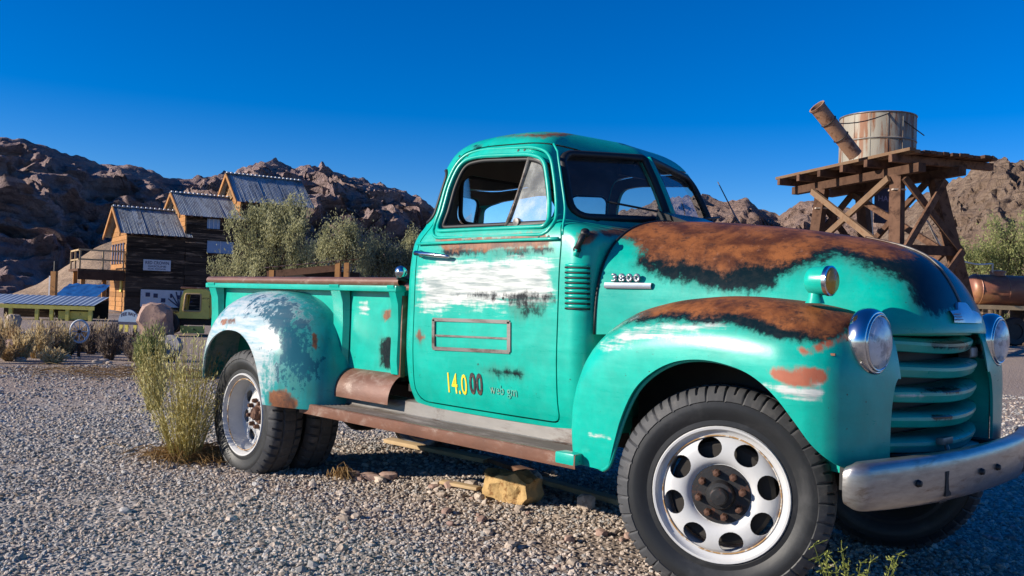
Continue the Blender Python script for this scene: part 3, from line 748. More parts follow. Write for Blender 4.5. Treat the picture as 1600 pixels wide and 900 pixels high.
for s in (-1, 1): MB().box((.36, s*.552, .80), (.36, .016, .50)).build('fender_apron', M['teal_paint'], fender)
# signal lamp on the fender crown
for s in (-1,):
    sl = MB().lathe([(0, -.008), (.040, -.006), (.049, .004), (.053, .02), (.053, .075)], (.325, s*.72, 1.268), (1, s*-.0, 0), 24).build('signal_lamp', M['teal_paint'], fender, smooth=True, angle=40)
    MB().lathe([(.056, .068), (.056, .082), (.050, .084)], (.325, s*.72, 1.268), (1, 0, 0), 24).build('lamp_ring', M['chrome'], sl, smooth=True, angle=40)
    MB().lathe([(.051, .081), (.042, .092), (.0, .098)], (.325, s*.72, 1.268), (1, 0, 0), 24).build('amber_lens', M['amber_lens'], sl, smooth=True)
    MB().lathe([(.035, 0), (.028, .02), (.02, .05)], (.345, s*.72, 1.185), (0, 0, 1), 16).build('lamp_foot', M['teal_paint'], sl, smooth=True)
# headlights
for s in (-1, 1):
    c = (.508, s*.636, 1.050)
    hl = MB().lathe([(.119, -.022), (.124, -.012), (.125, .010), (.122, .026), (.114, .040), (.108, .044), (.103, .040)], c, (1, 0, 0), 40).build('headlight', M['chrome'], truck, smooth=True)
    MB().lathe([(.106, .036), (.104, .048), (.098, .050), (.096, .044)], c, (1, 0, 0), 40).build('lens_ring', M['chrome'], hl, smooth=True)
    MB().lathe([(.099, .042), (.088, .056), (.06, .066), (.025, .070), (.0, .071)], c, (1, 0, 0), 32).build('lens', M['lens_glass'], hl, smooth=True)
h, nn = hit(fB, 1300, 554)
if h: MB().box(h+nn*.002, (.022, .006, .008)).build('small_tag', M['rust'], fender)
# ---- grille
gr = MB()
def gx(y): return .585-.40*y*y
gr.box((.40, 0, .80), (.02, 1.16, .62)).build('radiator', M['black'], truck)
zc = [1.045, .948, .852, .756, .660]
for i, z in enumerate(zc):
    hw = .56 if i else .55; rows = []
    for y in np.linspace(-hw, hw, 41):
        x = gx(y)-(.02 if i == 0 else 0); e = 1-.25*abs(y/hw)**6; dip = -.006*math.cos(y*6)
        rows.append([(x-.13, y, z+.020*e), (x-.07, y, z+.021*e+dip), (x-.025, y, z+.020*e+dip), (x+.004, y, z+.012*e+dip), (x+.013, y, z+.004*e+dip), (x+.014, y, z-.008*e+dip), (x+.006, y, z-.026*e+dip), (x+.002, y, z-.034*e+dip), (x-.004, y, z-.037*e+dip), (x-.05, y, z-.036*e)])
    gm = MB().grid(rows).mesh('grille_bar', False)
    wear(gm, {'bare_sheen': [([(1384, 578), (1420, 578), (1420, 582), (1384, 582)], 5), ([(1500, 566), (1548, 570), (1548, 574), (1500, 570)], 5), ([(1400, 616), (1450, 618), (1450, 622), (1400, 620)], 5)], 'dark': [([(1450, 534), (1500, 530), (1520, 545), (1455, 545)], 10), ([(1440, 605), (1500, 603), (1500, 614), (1440, 614)], 8), ([(1455, 648), (1490, 648), (1490, 656), (1455, 656)], 6)]}, mirror=False)
    link('grille_bar', gm, M['teal_paint'], truck, angle=28)
for s in (-1, 1):
    MB().box((.482, s*.455, .998), (.05, .075, .040)).build('parking_lamp', M['clear_lens'], truck, bevel=.006)
    MB().box((.476, s*.455, .998), (.05, .092, .05)).build('lamp_bezel', M['worn_steel'], truck, bevel=.004)
    MB().tube([(.46, s*.565, 1.075), (.455, s*.570, .85), (.455, s*.570, .58)], .014, 8).build('grille_side_trim', M['worn_steel'], truck, smooth=True)
rows = []
for y in np.linspace(-.56, .56, 31): rows.append([(gx(y)-.06, y, .622), (gx(y)+.03, y, .612), (gx(y)+.04, y, .58), (gx(y)-.03, y, .52)])
MB().grid(rows).build('valance', M['teal_paint'], truck, smooth=True)
rows = []
for y in np.linspace(-.52, .52, 31): rows.append([(gx(y)-.10, y, 1.098), (gx(y)-.015, y, 1.094), (gx(y)-.012, y, 1.076), (gx(y)-.08, y, 1.07)])
MB().grid(rows).build('grille_header', M['teal_paint'], truck, smooth=True)
MB().box((.60, -.13, .665), (.03, .10, .028)).tube([(.61, -.14, .65), (.62, -.14, .62)], .010, 6).build('crank_hole_cover', M['worn_steel'], truck, bevel=.004)
# ---- bumper
rows = []
path = []
for y in np.linspace(0, .855, 28): path.append((.745-.125*(y/.905)**2.4, y))
ex, ey = path[-1]; d0 = math.atan2(path[-1][1]-path[-2][1], path[-1][0]-path[-2][0])
for k in range(1, 9): d0 += R(9.5); ex += .0125*math.cos(d0); ey += .0125*math.sin(d0); path.append((ex, ey))
full = [(x, -y) for x, y in reversed(path[1:])]+path
for i, (x, y) in enumerate(full):
    e = min(i, len(full)-1-i); hh = .088*(1-.10*(abs(y)/.95)**6)*(1 if e > 5 else (.80+.2*math.sin(e/5*math.pi/2)))
    q0, q1 = full[max(0, i-1)], full[min(len(full)-1, i+1)]; tx, ty = q1[0]-q0[0], q1[1]-q0[1]; l_ = math.hypot(tx, ty); nx, ny = ty/l_, -tx/l_; r = []
    for k in range(15):
        a = R(-112+224*k/14); c, s = sup(a, 3.4); o_ = -.040+.040*c; r.append((x+nx*o_, y+ny*o_, .568+hh*s))
    rows.append(r)
bmsh = solidify(MB().grid(rows).mesh('bumper', True), .006)
bump_ = link('front_bumper', bmsh, M['bumper_chrome'], truck, angle=45); bump_['label'] = 'dull scratched chrome front bumper'
for y in (-.62, .02, .55, -.15):
    u = abs(y)/.955; MB().lathe([(0, .014), (.010, .012), (.014, 0)], (.746-.125*(abs(y)/.905)**2.4, y, .568), (1, 0, 0), 10).build('bumper_bolt', M['black'], bump_)
for s in (-1, 1): MB().box((.45, s*.42, .55), (.55, .05, .09)).build('bumper_bracket', M['undercarriage'], bump_)
# ---- bed
y0 = -.72
for s in (-1, 1):
    MB().box((-3.30, s*.715, .955), (2.26, .02, .50)).build('bed_side', M['teal_paint'], truck)
    rows = []
    for x in np.linspace(-4.44, -2.10, 24):
        r = []
        for k in range(11):
            a = R(-60+300*k/10); r.append((x, s*(.765+.030*math.cos(a)), 1.245+.026*math.sin(a)))
        rows.append(r)
    rl = MB().grid(rows).build('bed_rail', M['rust_pale'], truck, smooth=True)
    MB().box((-3.27, s*.765, 1.206), (2.33, .074, .034)).build('rail_flange', M['teal_paint'], rl, bevel=.006)
bs = bpy.data.objects
for o in [k for k in bpy.data.objects if k.name.startswith('bed_side')]:
    bm = bmesh.new(); bm.from_mesh(o.data); bmesh.ops.subdivide_edges(bm, edges=[e for e in bm.edges if abs(e.verts[0].co.x-e.verts[1].co.x) > 1], cuts=70); bmesh.ops.subdivide_edges(bm, edges=[e for e in bm.edges if abs(e.verts[0].co.z-e.verts[1].co.z) > .3], cuts=18); bm.to_mesh(o.data); bm.free()
    wear(o.data, {'dark': [([(594, 530), (616, 528), (614, 578), (594, 572)], 10)], 'rust': [([(598, 488), (612, 482), (612, 498), (600, 500)], 6)], 'bare_sheen': [([(560, 475), (575, 470), (578, 490), (565, 492)], 7)]}, W=10)
def stake(x, s, w_=.13):
    prof = [(.725, .0), (.725, .035), (.80, .045), (1.0, .042), (1.12, .050), (1.19, .072), (1.215, .085), (1.225, .085), (1.225, 0)]
    mb = MB(); n = len(prof); v = []
    for t, k in ((-.5, .25), (-.34, 1), (.34, 1), (.5, .25)):
        for z, d in prof: v.append((x+t*w_, s*(.723+d*k), z))
    f = [(i*n+j, i*n+j+1, (i+1)*n+j+1, (i+1)*n+j) for i in range(3) for j in range(n-1)]
    return mb.add(v, f)
for s in (-1, 1):
    for x in (-4.34, -2.72, -2.15): stake(x, s, .15 if x != -2.15 else .09).build('stake_pocket', M['teal_paint'], truck, angle=40, fix=True)
MB().box((-2.118, -.735, .94), (.03, .035, .46)).build('bed_corner_rust', M['rust'], truck, bevel=.006)
MB().box((-3.28, 0, .70), (2.28, 1.42, .03)).build('bed_floor', M['wood_dark'], truck)
MB().box((-2.15, 0, .95), (.02, 1.42, .50)).build('bed_front_panel', M['teal_paint'], truck)
MB().box((-4.43, 0, .94), (.02, 1.42, .48)).build('tailgate', M['teal_paint'], truck)
for y in (-.36, .36): MB().box((-3.3, y, .645), (2.3, .06, .08)).build('bed_sill', M['undercarriage'], truck)
# splash apron between cab and rear fender
rows = []
for x in np.linspace(-2.95, -2.10, 20):
    rows.append([(x, -(.70+.135*math.sin(R(a))), .575+.155*math.cos(R(a))) for a in np.linspace(-10, 95, 14)])
MB().grid(rows).build('splash_apron', M['rust_pale'], truck, smooth=True)
# ---- rear fenders
RXC, RFR, RFF = -3.42, .66, .80
def rf_rows():
    rows = []
    th = np.linspace(-1, 1, 64)
    for t in th:
        e = math.copysign(1-(1-abs(t))**1.7, t); x = RXC+(RFF*e if e > 0 else RFR*e)
        p = max(0., 1-abs(e)**2.7)**(1/2.7); q = max(0., 1-abs(e)**2.9)**(1/2.9)
        zt = .46+.72*p if e < 0 else .46+.72*p; yo = .73+.385*q; r = []
        a_ = max(.004, yo-.725); b_ = max(.003, min(.42, (zt-.44)*.75)); z0 = zt-b_
        for k in range(27):
            an = math.pi/2*(1-k/26); c, s = sup(an, 2.35); r.append((x, -(.725+a_*c), z0+b_*s))
        for k in range(1, 15): r.append((x, -(.725+a_*(1-.10*(k/14)**2)), z0+(.43-z0)*k/14))
        rows.append(r)
    return rows
rm = solidify(MB().grid(rf_rows()).mesh('rear_fender', True), .012)
RARCH = [(-4.6, .2), (-4.6, .565), (-3.90, .565), (-3.875, .64), (-3.80, .76), (-3.69, .85), (-3.55, .905), (-3.42, .915), (-3.29, .895), (-3.17, .83), (-3.09, .73), (-3.05, .60), (-3.045, .48), (-2.0, .48), (-2.0, .2)]
RARCH = RARCH[:2]+catmull(RARCH[2:-2])+RARCH[-2:]
rm = boolean(rm, [prism(RARCH, 1, -1.4, -.70)])
RW_ = {'bare_sheen': [([(310, 600), (312, 540), (335, 480), (370, 455), (420, 452), (450, 470), (470, 500), (440, 520), (425, 560), (400, 640), (380, 560), (345, 560)], 55)],
       'dark': [([(395, 470), (450, 465), (480, 500), (500, 560), (480, 610), (440, 600), (430, 560), (420, 520), (400, 500)], 70)],  # shade of the forward-curving half painted in as dark blue
       'rust': [([(420, 612), (445, 606), (465, 625), (462, 645), (420, 640)], 9), ([(488, 520), (496, 520), (496, 548), (488, 548)], 5), ([(345, 500), (370, 496), (368, 506), (346, 508)], 5)]}
wear(rm, RW_)
rfen = link('rear_fender', rm, M['faded_paint'], truck, angle=45); rfen['label'] = 'bulging rear fender faded to pale blue and white, its front half coloured dark as shade'
link('rear_fender', mirrored(rm), M['faded_paint'], truck, angle=45)
# ---- running boards
for s in (-1, 1):
    rows = []
    ys = []
    for k in range(23):
        y = .715+.225*k/22; ys.append((y, .505+(.005 if k % 2 else -.004)))
    ys += [(.948, .507), (.957, .497), (.958, .470), (.952, .452), (.93, .450)]
    for x in np.linspace(-2.80, -.60, 40):
        wob = .004*mnoise.noise(Vector((x*3, s, 0)))
        rows.append([(x, s*(y+(wob if y > .94 else 0)), z+wob) for y, z in ys])
    rb = MB().grid(rows).build('running_board', M['tread_rubber'], truck, angle=60)
    MB().grid([[(x, s*.935, .5125), (x, s*.957, .5125), (x, s*.9625, .508), (x, s*.9635, .472), (x, s*.960, .452), (x, s*.945, .450)] for x in np.linspace(-2.805, -.595, 30)]).build('board_edge', M['rust_pale'], rb, angle=25)
    MB().grid([[(x, s*.700, .597), (x, s*.735, .593), (x, s*.748, .585), (x, s*.752, .54), (x, s*.756, .506)] for x in np.linspace(-2.80, -.62, 30)]).build('board_riser', M['worn_steel'], rb, angle=40)
    MB().tube([(x, s*.757, .512) for x in np.linspace(-2.8, -.62, 10)], .006, 6).build('riser_bead', M['worn_steel'], rb)
MB().box((-.655, -.93, .49), (.11, .07, .05)).build('board_bracket', M['teal_paint'], truck, bevel=.008)
# ---- chassis
for y in (-.40, .40): MB().box((-1.85, y, .55), (5.1, .07, .15)).build('frame_rail', M['undercarriage'], truck)
MB().tube([(0, -.66, .40), (0, -.45, .36), (0, .45, .36), (0, .66, .40)], .035, 8).build('front_axle', M['undercarriage'], truck, smooth=True)
MB().lathe([(.04, -.8), (.045, -.25), (.16, -.10), (.17, 0), (.16, .10), (.045, .25), (.04, .8)], (-3.48, 0, .36), (0, 1, 0), 20).build('rear_axle', M['undercarriage'], truck, smooth=True)
MB().tube([(-3.3, 0, .42), (-.8, 0, .60)], .04, 8).build('drive_shaft', M['undercarriage'], truck)
MB().box((-.2, 0, .68), (.9, .6, .45)).box((-1.0, 0, .62), (.5, .35, .3)).build('engine_block', M['undercarriage'], truck, bevel=.03)
MB().box((-2.55, .30, .50), (.7, .35, .20)).build('fuel_tank', M['undercarriage'], truck, bevel=.04)
for y in (-.40, .40): MB().tube([(-4.1, y, .52), (-3.8, y, .46), (-3.48, y, .43), (-3.1, y, .46), (-2.8, y, .52)], .03, 6).build('leaf_spring', M['undercarriage'], truck)
# ---- wheels (local: rim face at y=0, outward is -y)
def tyre_mesh(r_out, width, r_rim, lugs, wear_off=.013, flat=0.0, seed=0):
    prof = [(r_rim-.004, .012), (r_rim+.012, .002), (r_rim+.03, .004), (r_rim+.05, -.006), (r_rim+.075, -.014), (r_rim+.088, -.013), (r_out-.060, -.010), (r_out-.056, -.013), (r_out-.028, .000), (r_out-.008, .016), (r_out-.002, .032), (r_out, .055), (r_out-.010, .060), (r_out-.010, .066), (r_out+.002, .072),
            (r_out+.003, width/2)]
    dep = [0, 0, 0, 0, 0, 0, 0, .35, .8, 1, 1, 1, 0, 0, .25, .25]
    back = [(r, width-t) for r, t in reversed(prof[:-1])]; dep2 = list(reversed(dep[:-1]))
    prof = prof+back; dep = dep+dep2
    n = lugs*6; v = []; rr_ = random.Random(seed)
    lw = [rr_.uniform(.8, 1.2) for _ in range(lugs)]
    for i, (r, t) in enumerate(prof):
        for k in range(n):
            g_ = 1 if k % 6 == 0 else 0
            if g_ and (k//6) % 2 and 6 < i < 9: g_ = .15
            if g_ and (k//6) % 2 and len(prof)-10 < i < len(prof)-7: g_ = .15
            shift = .012*(abs(t-width/2)/(width/2)) if i > 6 else 0
            a = 2*math.pi*(k/n)+shift*2
            ro = r-dep[i]*wear_off*g_*lw[k//6]
            x, z = ro*math.cos(a), ro*math.sin(a)
            if flat and z < -(r_out-flat): z = -(r_out-flat)-(abs(z)-(r_out-flat))*.15
            v.append((x, t, z))
    f = [(i*n+k, i*n+(k+1) % n, (i+1)*n+(k+1) % n, (i+1)*n+k) for i in range(len(prof)-1) for k in range(n)]
    me = pyd('tyre', v, f); me.materials.append(M['rubber']); me.materials.append(M['tread'])
    for p in me.polygons:
        if 7 <= p.index//n < len(prof)-9: p.material_index = 1
    return me
def lathe_y(prof, n=48): return MB().lathe(prof, (0, 0, 0), (0, 1, 0), n)
def holes(me, rad, hr, depth0, depth1, n=8, a0=0, ell=1.0):
    cs = []
    for k in range(n):
        a = a0+2*math.pi*k/n; cx, cz = rad*math.cos(a), rad*math.sin(a)
        o = []
        for j in range(20):
            b = 2*math.pi*j/20; tx, rz = hr*ell*math.cos(b), hr*math.sin(b)
            o.append((cx+rz*math.cos(a)-tx*math.sin(a), cz+rz*math.sin(a)+tx*math.cos(a)))
        cs.append(MB().prism(o, 1, depth0, depth1).mesh('c', True))
    return boolean(me, cs)
RR = .265
rim_prof = [(RR-.002, .016), (RR+.004, .004), (RR, -.004), (RR-.008, -.003), (RR-.014, .008), (RR-.020, .016), (RR-.034, .018), (RR-.038, .030), (RR-.042, .075), (RR-.042, .16), (RR-.02, .19), (RR, .20)]
rimF = lathe_y(rim_prof, 64).mesh('rim', True)
discF = solidify(lathe_y([(RR-.030, .030), (RR-.042, .020), (RR-.052, .010), (.190, .003), (.165, .001), (.140, .004), (.125, .014), (.118, .022), (.10, .024), (.06, .024)], 64).mesh('d', True), .006)
discF = holes(discF, .186, .041, -.05, .08, 8, .25, 1.18)
rimR_prof = [(RR-.002, .016), (RR+.004, .004), (RR, -.004), (RR-.008, -.003), (RR-.016, .012), (RR-.022, .024), (RR-.030, .075), (RR-.040, .12), (RR-.040, .18), (RR-.01, .20)]
rimR = lathe_y(rimR_prof, 64).mesh('rim', True)
discR = solidify(lathe_y([(RR-.036, .125), (RR-.05, .135), (.19, .137), (.16, .137), (.135, .125), (.12, .118), (.06, .118)], 64).mesh('d', True), .006)
discR = holes(discR, .180, .036, .05, .22, 8, .2, 1.2)
tyF = tyre_mesh(.425, .215, .262, 66); tyR = tyre_mesh(.42, .215, .262, 44, .016, .055, 3)
hubF = lathe_y([(0, -.052), (.028, -.050), (.034, -.044), (.036, -.020), (.050, -.018), (.056, -.006), (.058, .012), (.112, .014), (.116, .022), (.116, .05)], 40).mesh('hub')
hubR = lathe_y([(0, .075), (.035, .077), (.042, .085), (.044, .11), (.06, .112), (.065, .118), (.10, .124)], 32).mesh('hub')
nut = MB().lathe([(0, -.022), (.012, -.020), (.014, -.012), (.015, 0), (.016, .012)], (0, 0, 0), (0, 1, 0), 6).mesh('lug_nut')
stud = MB().lathe([(0, -.034), (.006, -.033), (.007, 0)], (0, 0, 0), (0, 1, 0), 8).mesh('stud')
simple('rust_stain', (.34, .20, .085, 1), .7, 0, .5, 12, .1, .3, (.6, .58, .54, 1), (.48, .6), 16)
rr0, yy0 = .2305, .018
def wheel(name, loc, rz, rim, disc, ty, hub, nuty, nutr, nutmat, label, spin=0., flip=False):
    w_ = link(name, rim.copy(), M['white_paint'], truck, angle=50); w_.location = loc; w_.rotation_euler[2] = rz+(math.pi if flip else 0)
    w_['label'] = label
    parts = [link('wheel_disc', disc.copy(), M['white_paint'], w_, angle=35), link('tyre', ty.copy(), M['rubber'], w_, angle=32)]
    parts.append(lathe_y([(.0, .045), (.19, .045), (.205, .06), (.205, .22), (.17, .235), (.0, .235)], 32).build('brake_drum', M['undercarriage'], w_, angle=40) if rim is rimF else lathe_y([(.0, .15), (.20, .15), (.205, .16), (.205, .22), (.0, .22)], 32).build('brake_drum', M['undercarriage'], w_, angle=40))
    if hub: MB().tube([(rr0*math.cos(t), yy0, rr0*math.sin(t)) for t in np.linspace(0, 2*math.pi, 64, endpoint=False)], .0035, 6, True).build('rust_ring', M['rust_stain'], w_, smooth=True)
    if hub: parts.append(link('hub', hub.copy(), M['hub_black'] if nuty < .05 else M['rusty_nut'], w_, angle=40))
    if nutr:
        for k in range(8):
            a = 2*math.pi*k/8+.2; c = link('lug_nut', nut, M[nutmat], w_); c.location = (nutr*math.cos(a), nuty, nutr*math.sin(a))
    return w_
WF = 'white steel wheel with eight round holes on a ribbed black tyre'
fw = wheel('front_wheel', (0, -.775, .425), R(24), rimF, discF, tyF, hubF, .004, .086, 'rusty_nut', WF)
fr_ = wheel('front_wheel', (0, .775, .425), R(24), rimF, discF, tyF, None, 0, 0, '', 'far-side front wheel coloured dark as shade behind the bumper', flip=True)
fr_.data.materials[0] = M['undercarriage']  # dark material on rim and disc stands for the shade there
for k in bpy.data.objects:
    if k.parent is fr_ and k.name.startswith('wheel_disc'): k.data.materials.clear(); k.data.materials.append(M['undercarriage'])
WR = 'deep-dished white rear wheel with a half-buried black tyre'
wheel('rear_wheel', (-3.48, -.975, .365), 0, rimR, discR, tyR, hubR, .10, .085, 'rusty_nut', WR)
wheel('rear_wheel', (-3.48, -.705, .365), 0, rimR, discR, tyR, None, 0, 0, '', WR)
wfar = wheel('rear_wheel', (-3.48, .975, .365), 0, rimR, discR, tyR, None, 0, 0, '', WR, flip=True)
for k in bpy.data.objects:
    if k.parent is wfar and k.name.startswith('tyre'): k.data.materials[0] = k.data.materials[1] = M['dusty_rubber']
wheel('rear_wheel', (-3.48, .705, .365), 0, rimR, discR, tyR, None, 0, 0, '', WR, flip=True)
# ================================================================== mountains
def rockmat(name, c1, c2, c3, scale=1.0, bd=1.5):
    g = NM(name); co = g.coord()
    n1 = g.noise(co, .035*scale, 8, .6, .4); n2 = g.noise(co, .25*scale, 9, .68); n3 = g.noise(co, 1.4*scale, 7, .7)
    st = g.noise(g.mapping(co, (.03*scale, .03*scale, .28*scale), (.12, .05, 0)), 1.5, 6, .6, .6)
    v = g.voro(co, .22*scale)
    col = g.mix(g.ramp01(n1, .35, .65), c1, c2)
    col = g.mix(g.ramp01(st, .5, .7), col, c3)
    col = g.hsv(col, .5, 1, g.math('ADD', g.math('MULTIPLY', n2, 1.0), .5))
    col = g.hsv(col, .5, 1, g.math('ADD', g.math('MULTIPLY', n3, .6), .7))
    g.bump(g.math('ADD', g.math('ADD', n2, g.math('MULTIPLY', n3, .35)), g.math('MULTIPLY', v, -.5)), 1.0, bd)
    M[name] = g.set(col, .95, 0, .1)
rockmat('rock_left', (.40, .285, .275, 1), (.52, .39, .36, 1), (.27, .205, .205, 1), 2.2, 3.5)
rockmat('rock_far', (.25, .17, .14, 1), (.36, .25, .20, 1), (.15, .11, .10, 1), 2, 2.5)
rockmat('rock_right', (.22, .15, .11, 1), (.31, .225, .165, 1), (.12, .085, .065, 1), 5.5, 1.0)
rockmat('slope_soil', (.30, .215, .15, 1), (.36, .26, .185, 1), (.24, .17, .12, 1), 4, .25)
def terrain(name, sil, mat, label, ncol=260, nrow=56, base_k=.62, base_z=-3., amp=.16, nscale=22., shape=1.2, crag=.05, seed=0.):
    """a ridge: crest given by (pixel column, row, metres away), slope running down to its foot, back side behind"""
    xs = np.linspace(sil[0][0], sil[-1][0], ncol)
    py = np.interp(xs, [s[0] for s in sil], [s[1] for s in sil]); D = np.interp(xs, [s[0] for s in sil], [s[2] for s in sil])
    v = []; tot = nrow+12
    for i in range(tot):
        for j in range(ncol):
            Pr = at_depth(xs[j], py[j], D[j]); foot = CAM+(Pr-CAM)*base_k; H = Pr[2]-base_z
            if i < nrow:
                t = i/(nrow-1); P = foot+(Pr-foot)*t; z = base_z+H*(t**shape)
            else:
                t = 1+(i-nrow+1)/12*1.0; P = foot+(Pr-foot)*t; z = base_z+H*max(0, 1-(t-1)*1.1)
            p = Vector((P[0]/nscale, P[1]/nscale, z/nscale*.6+seed))
            rid = 1-abs(mnoise.noise(p*1.0))*2; r2 = 1-abs(mnoise.noise(p*2.3+Vector((5, 1, 2))))*2; r3 = mnoise.noise(p*5.1); r4 = mnoise.noise(p*11.)
            r5 = 1-abs(mnoise.noise(p*7.3+Vector((2, 8, 1))))*2
            d = (rid*.6+r2*.40+r3*.24+r4*.14+r5*.16)
            env = math.sin(math.pi*min(1, t)*.93) if t <= 1 else .22
            env = max(env, .0)*(1 if t < .9 else .55)
            ax = -(Pr-CAM); ax[2] = 0; ax = ax/np.linalg.norm(ax)
            side = mnoise.noise(p*1.7+Vector((9, 9, 9)))
            k = amp*H*env
            x = P[0]+ax[0]*k*d*1.5-ax[1]*k*side; y = P[1]+ax[1]*k*d*1.5+ax[0]*k*side
            z += k*d*.55+crag*H*(mnoise.noise(p*4.2)*.7+mnoise.noise(p*9.3)*.4)*min(1, t*1.2)
            v.append((x, y, z))
    f = [(i*ncol+j, i*ncol+j+1, (i+1)*ncol+j+1, (i+1)*ncol+j) for i in range(tot-1) for j in range(ncol-1)]
    me = pyd(name, v, f); o = link(name, me, M[mat], None, angle=38)
    tag(o, label, 'mountain', kind='structure'); return o
terrain('mountain', [(-700, 330, 150), (-420, 250, 168), (-150, 205, 186), (0, 219, 198), (35, 219, 201), (60, 228, 204), (110, 246, 210), (160, 257, 216), (180, 256, 219), (240, 270, 227), (262, 284, 231), (300, 282, 240), (345, 272, 251),
    (380, 268, 265), (400, 258, 272), (425, 253, 276), (465, 267, 284), (485, 261, 287), (500, 265, 289), (507, 256, 290), (516, 268, 291), (550, 279, 297), (600, 290, 306), (630, 300, 312), (650, 309, 316), (664, 318, 319), (700, 345, 326), (760, 400, 336)],
    'rock_left', 'dark rocky mountain range behind the mill building', 460, 110, .60, -6, .21, 17, 1.15, .045, 1.3)
terrain('mountain', [(560, 420, 480), (640, 360, 490), (700, 350, 500), (735, 336, 505), (757, 322, 505), (775, 340, 510), (830, 345, 510), (900, 350, 520), (980, 330, 500), (1050, 312, 480), (1098, 305, 430), (1122, 315, 425), (1150, 318, 420), (1165, 311, 418), (1185, 325, 415), (1215, 338, 410), (1245, 320, 395), (1270, 316, 390), (1290, 324, 385), (1330, 330, 370), (1380, 322, 350), (1440, 330, 330), (1500, 330, 300)],
    'rock_far', 'distant craggy hills seen past the truck cab', 300, 60, .62, -6, .17, 24, 1.1, .045, 7.7)
terrain('mountain', [(1330, 420, 190), (1400, 345, 180), (1440, 310, 170), (1480, 286, 160), (1520, 270, 150), (1543, 262, 146), (1551, 244, 144), (1570, 241, 143), (1581, 253, 142), (1600, 254, 140), (1680, 225, 130), (1800, 200, 120), (2000, 190, 100), (2300, 230, 90)],
    'rock_right', 'rocky brown hillside with a boulder crest behind the water tower', 360, 110, .55, -2, .075, 9, 1.1, .06, 3.1)
terrain('hill', [(-500, 560, 60), (-200, 520, 66), (0, 466, 72), (60, 444, 73), (105, 415, 74), (150, 387, 76), (200, 366, 79), (300, 352, 83), (420, 372, 88), (560, 420, 94)], 'slope_soil', 'smooth tan slope rising beside the mill building', 140, 40, .76, -1.2, .02, 9, 1.0, .012, 5)

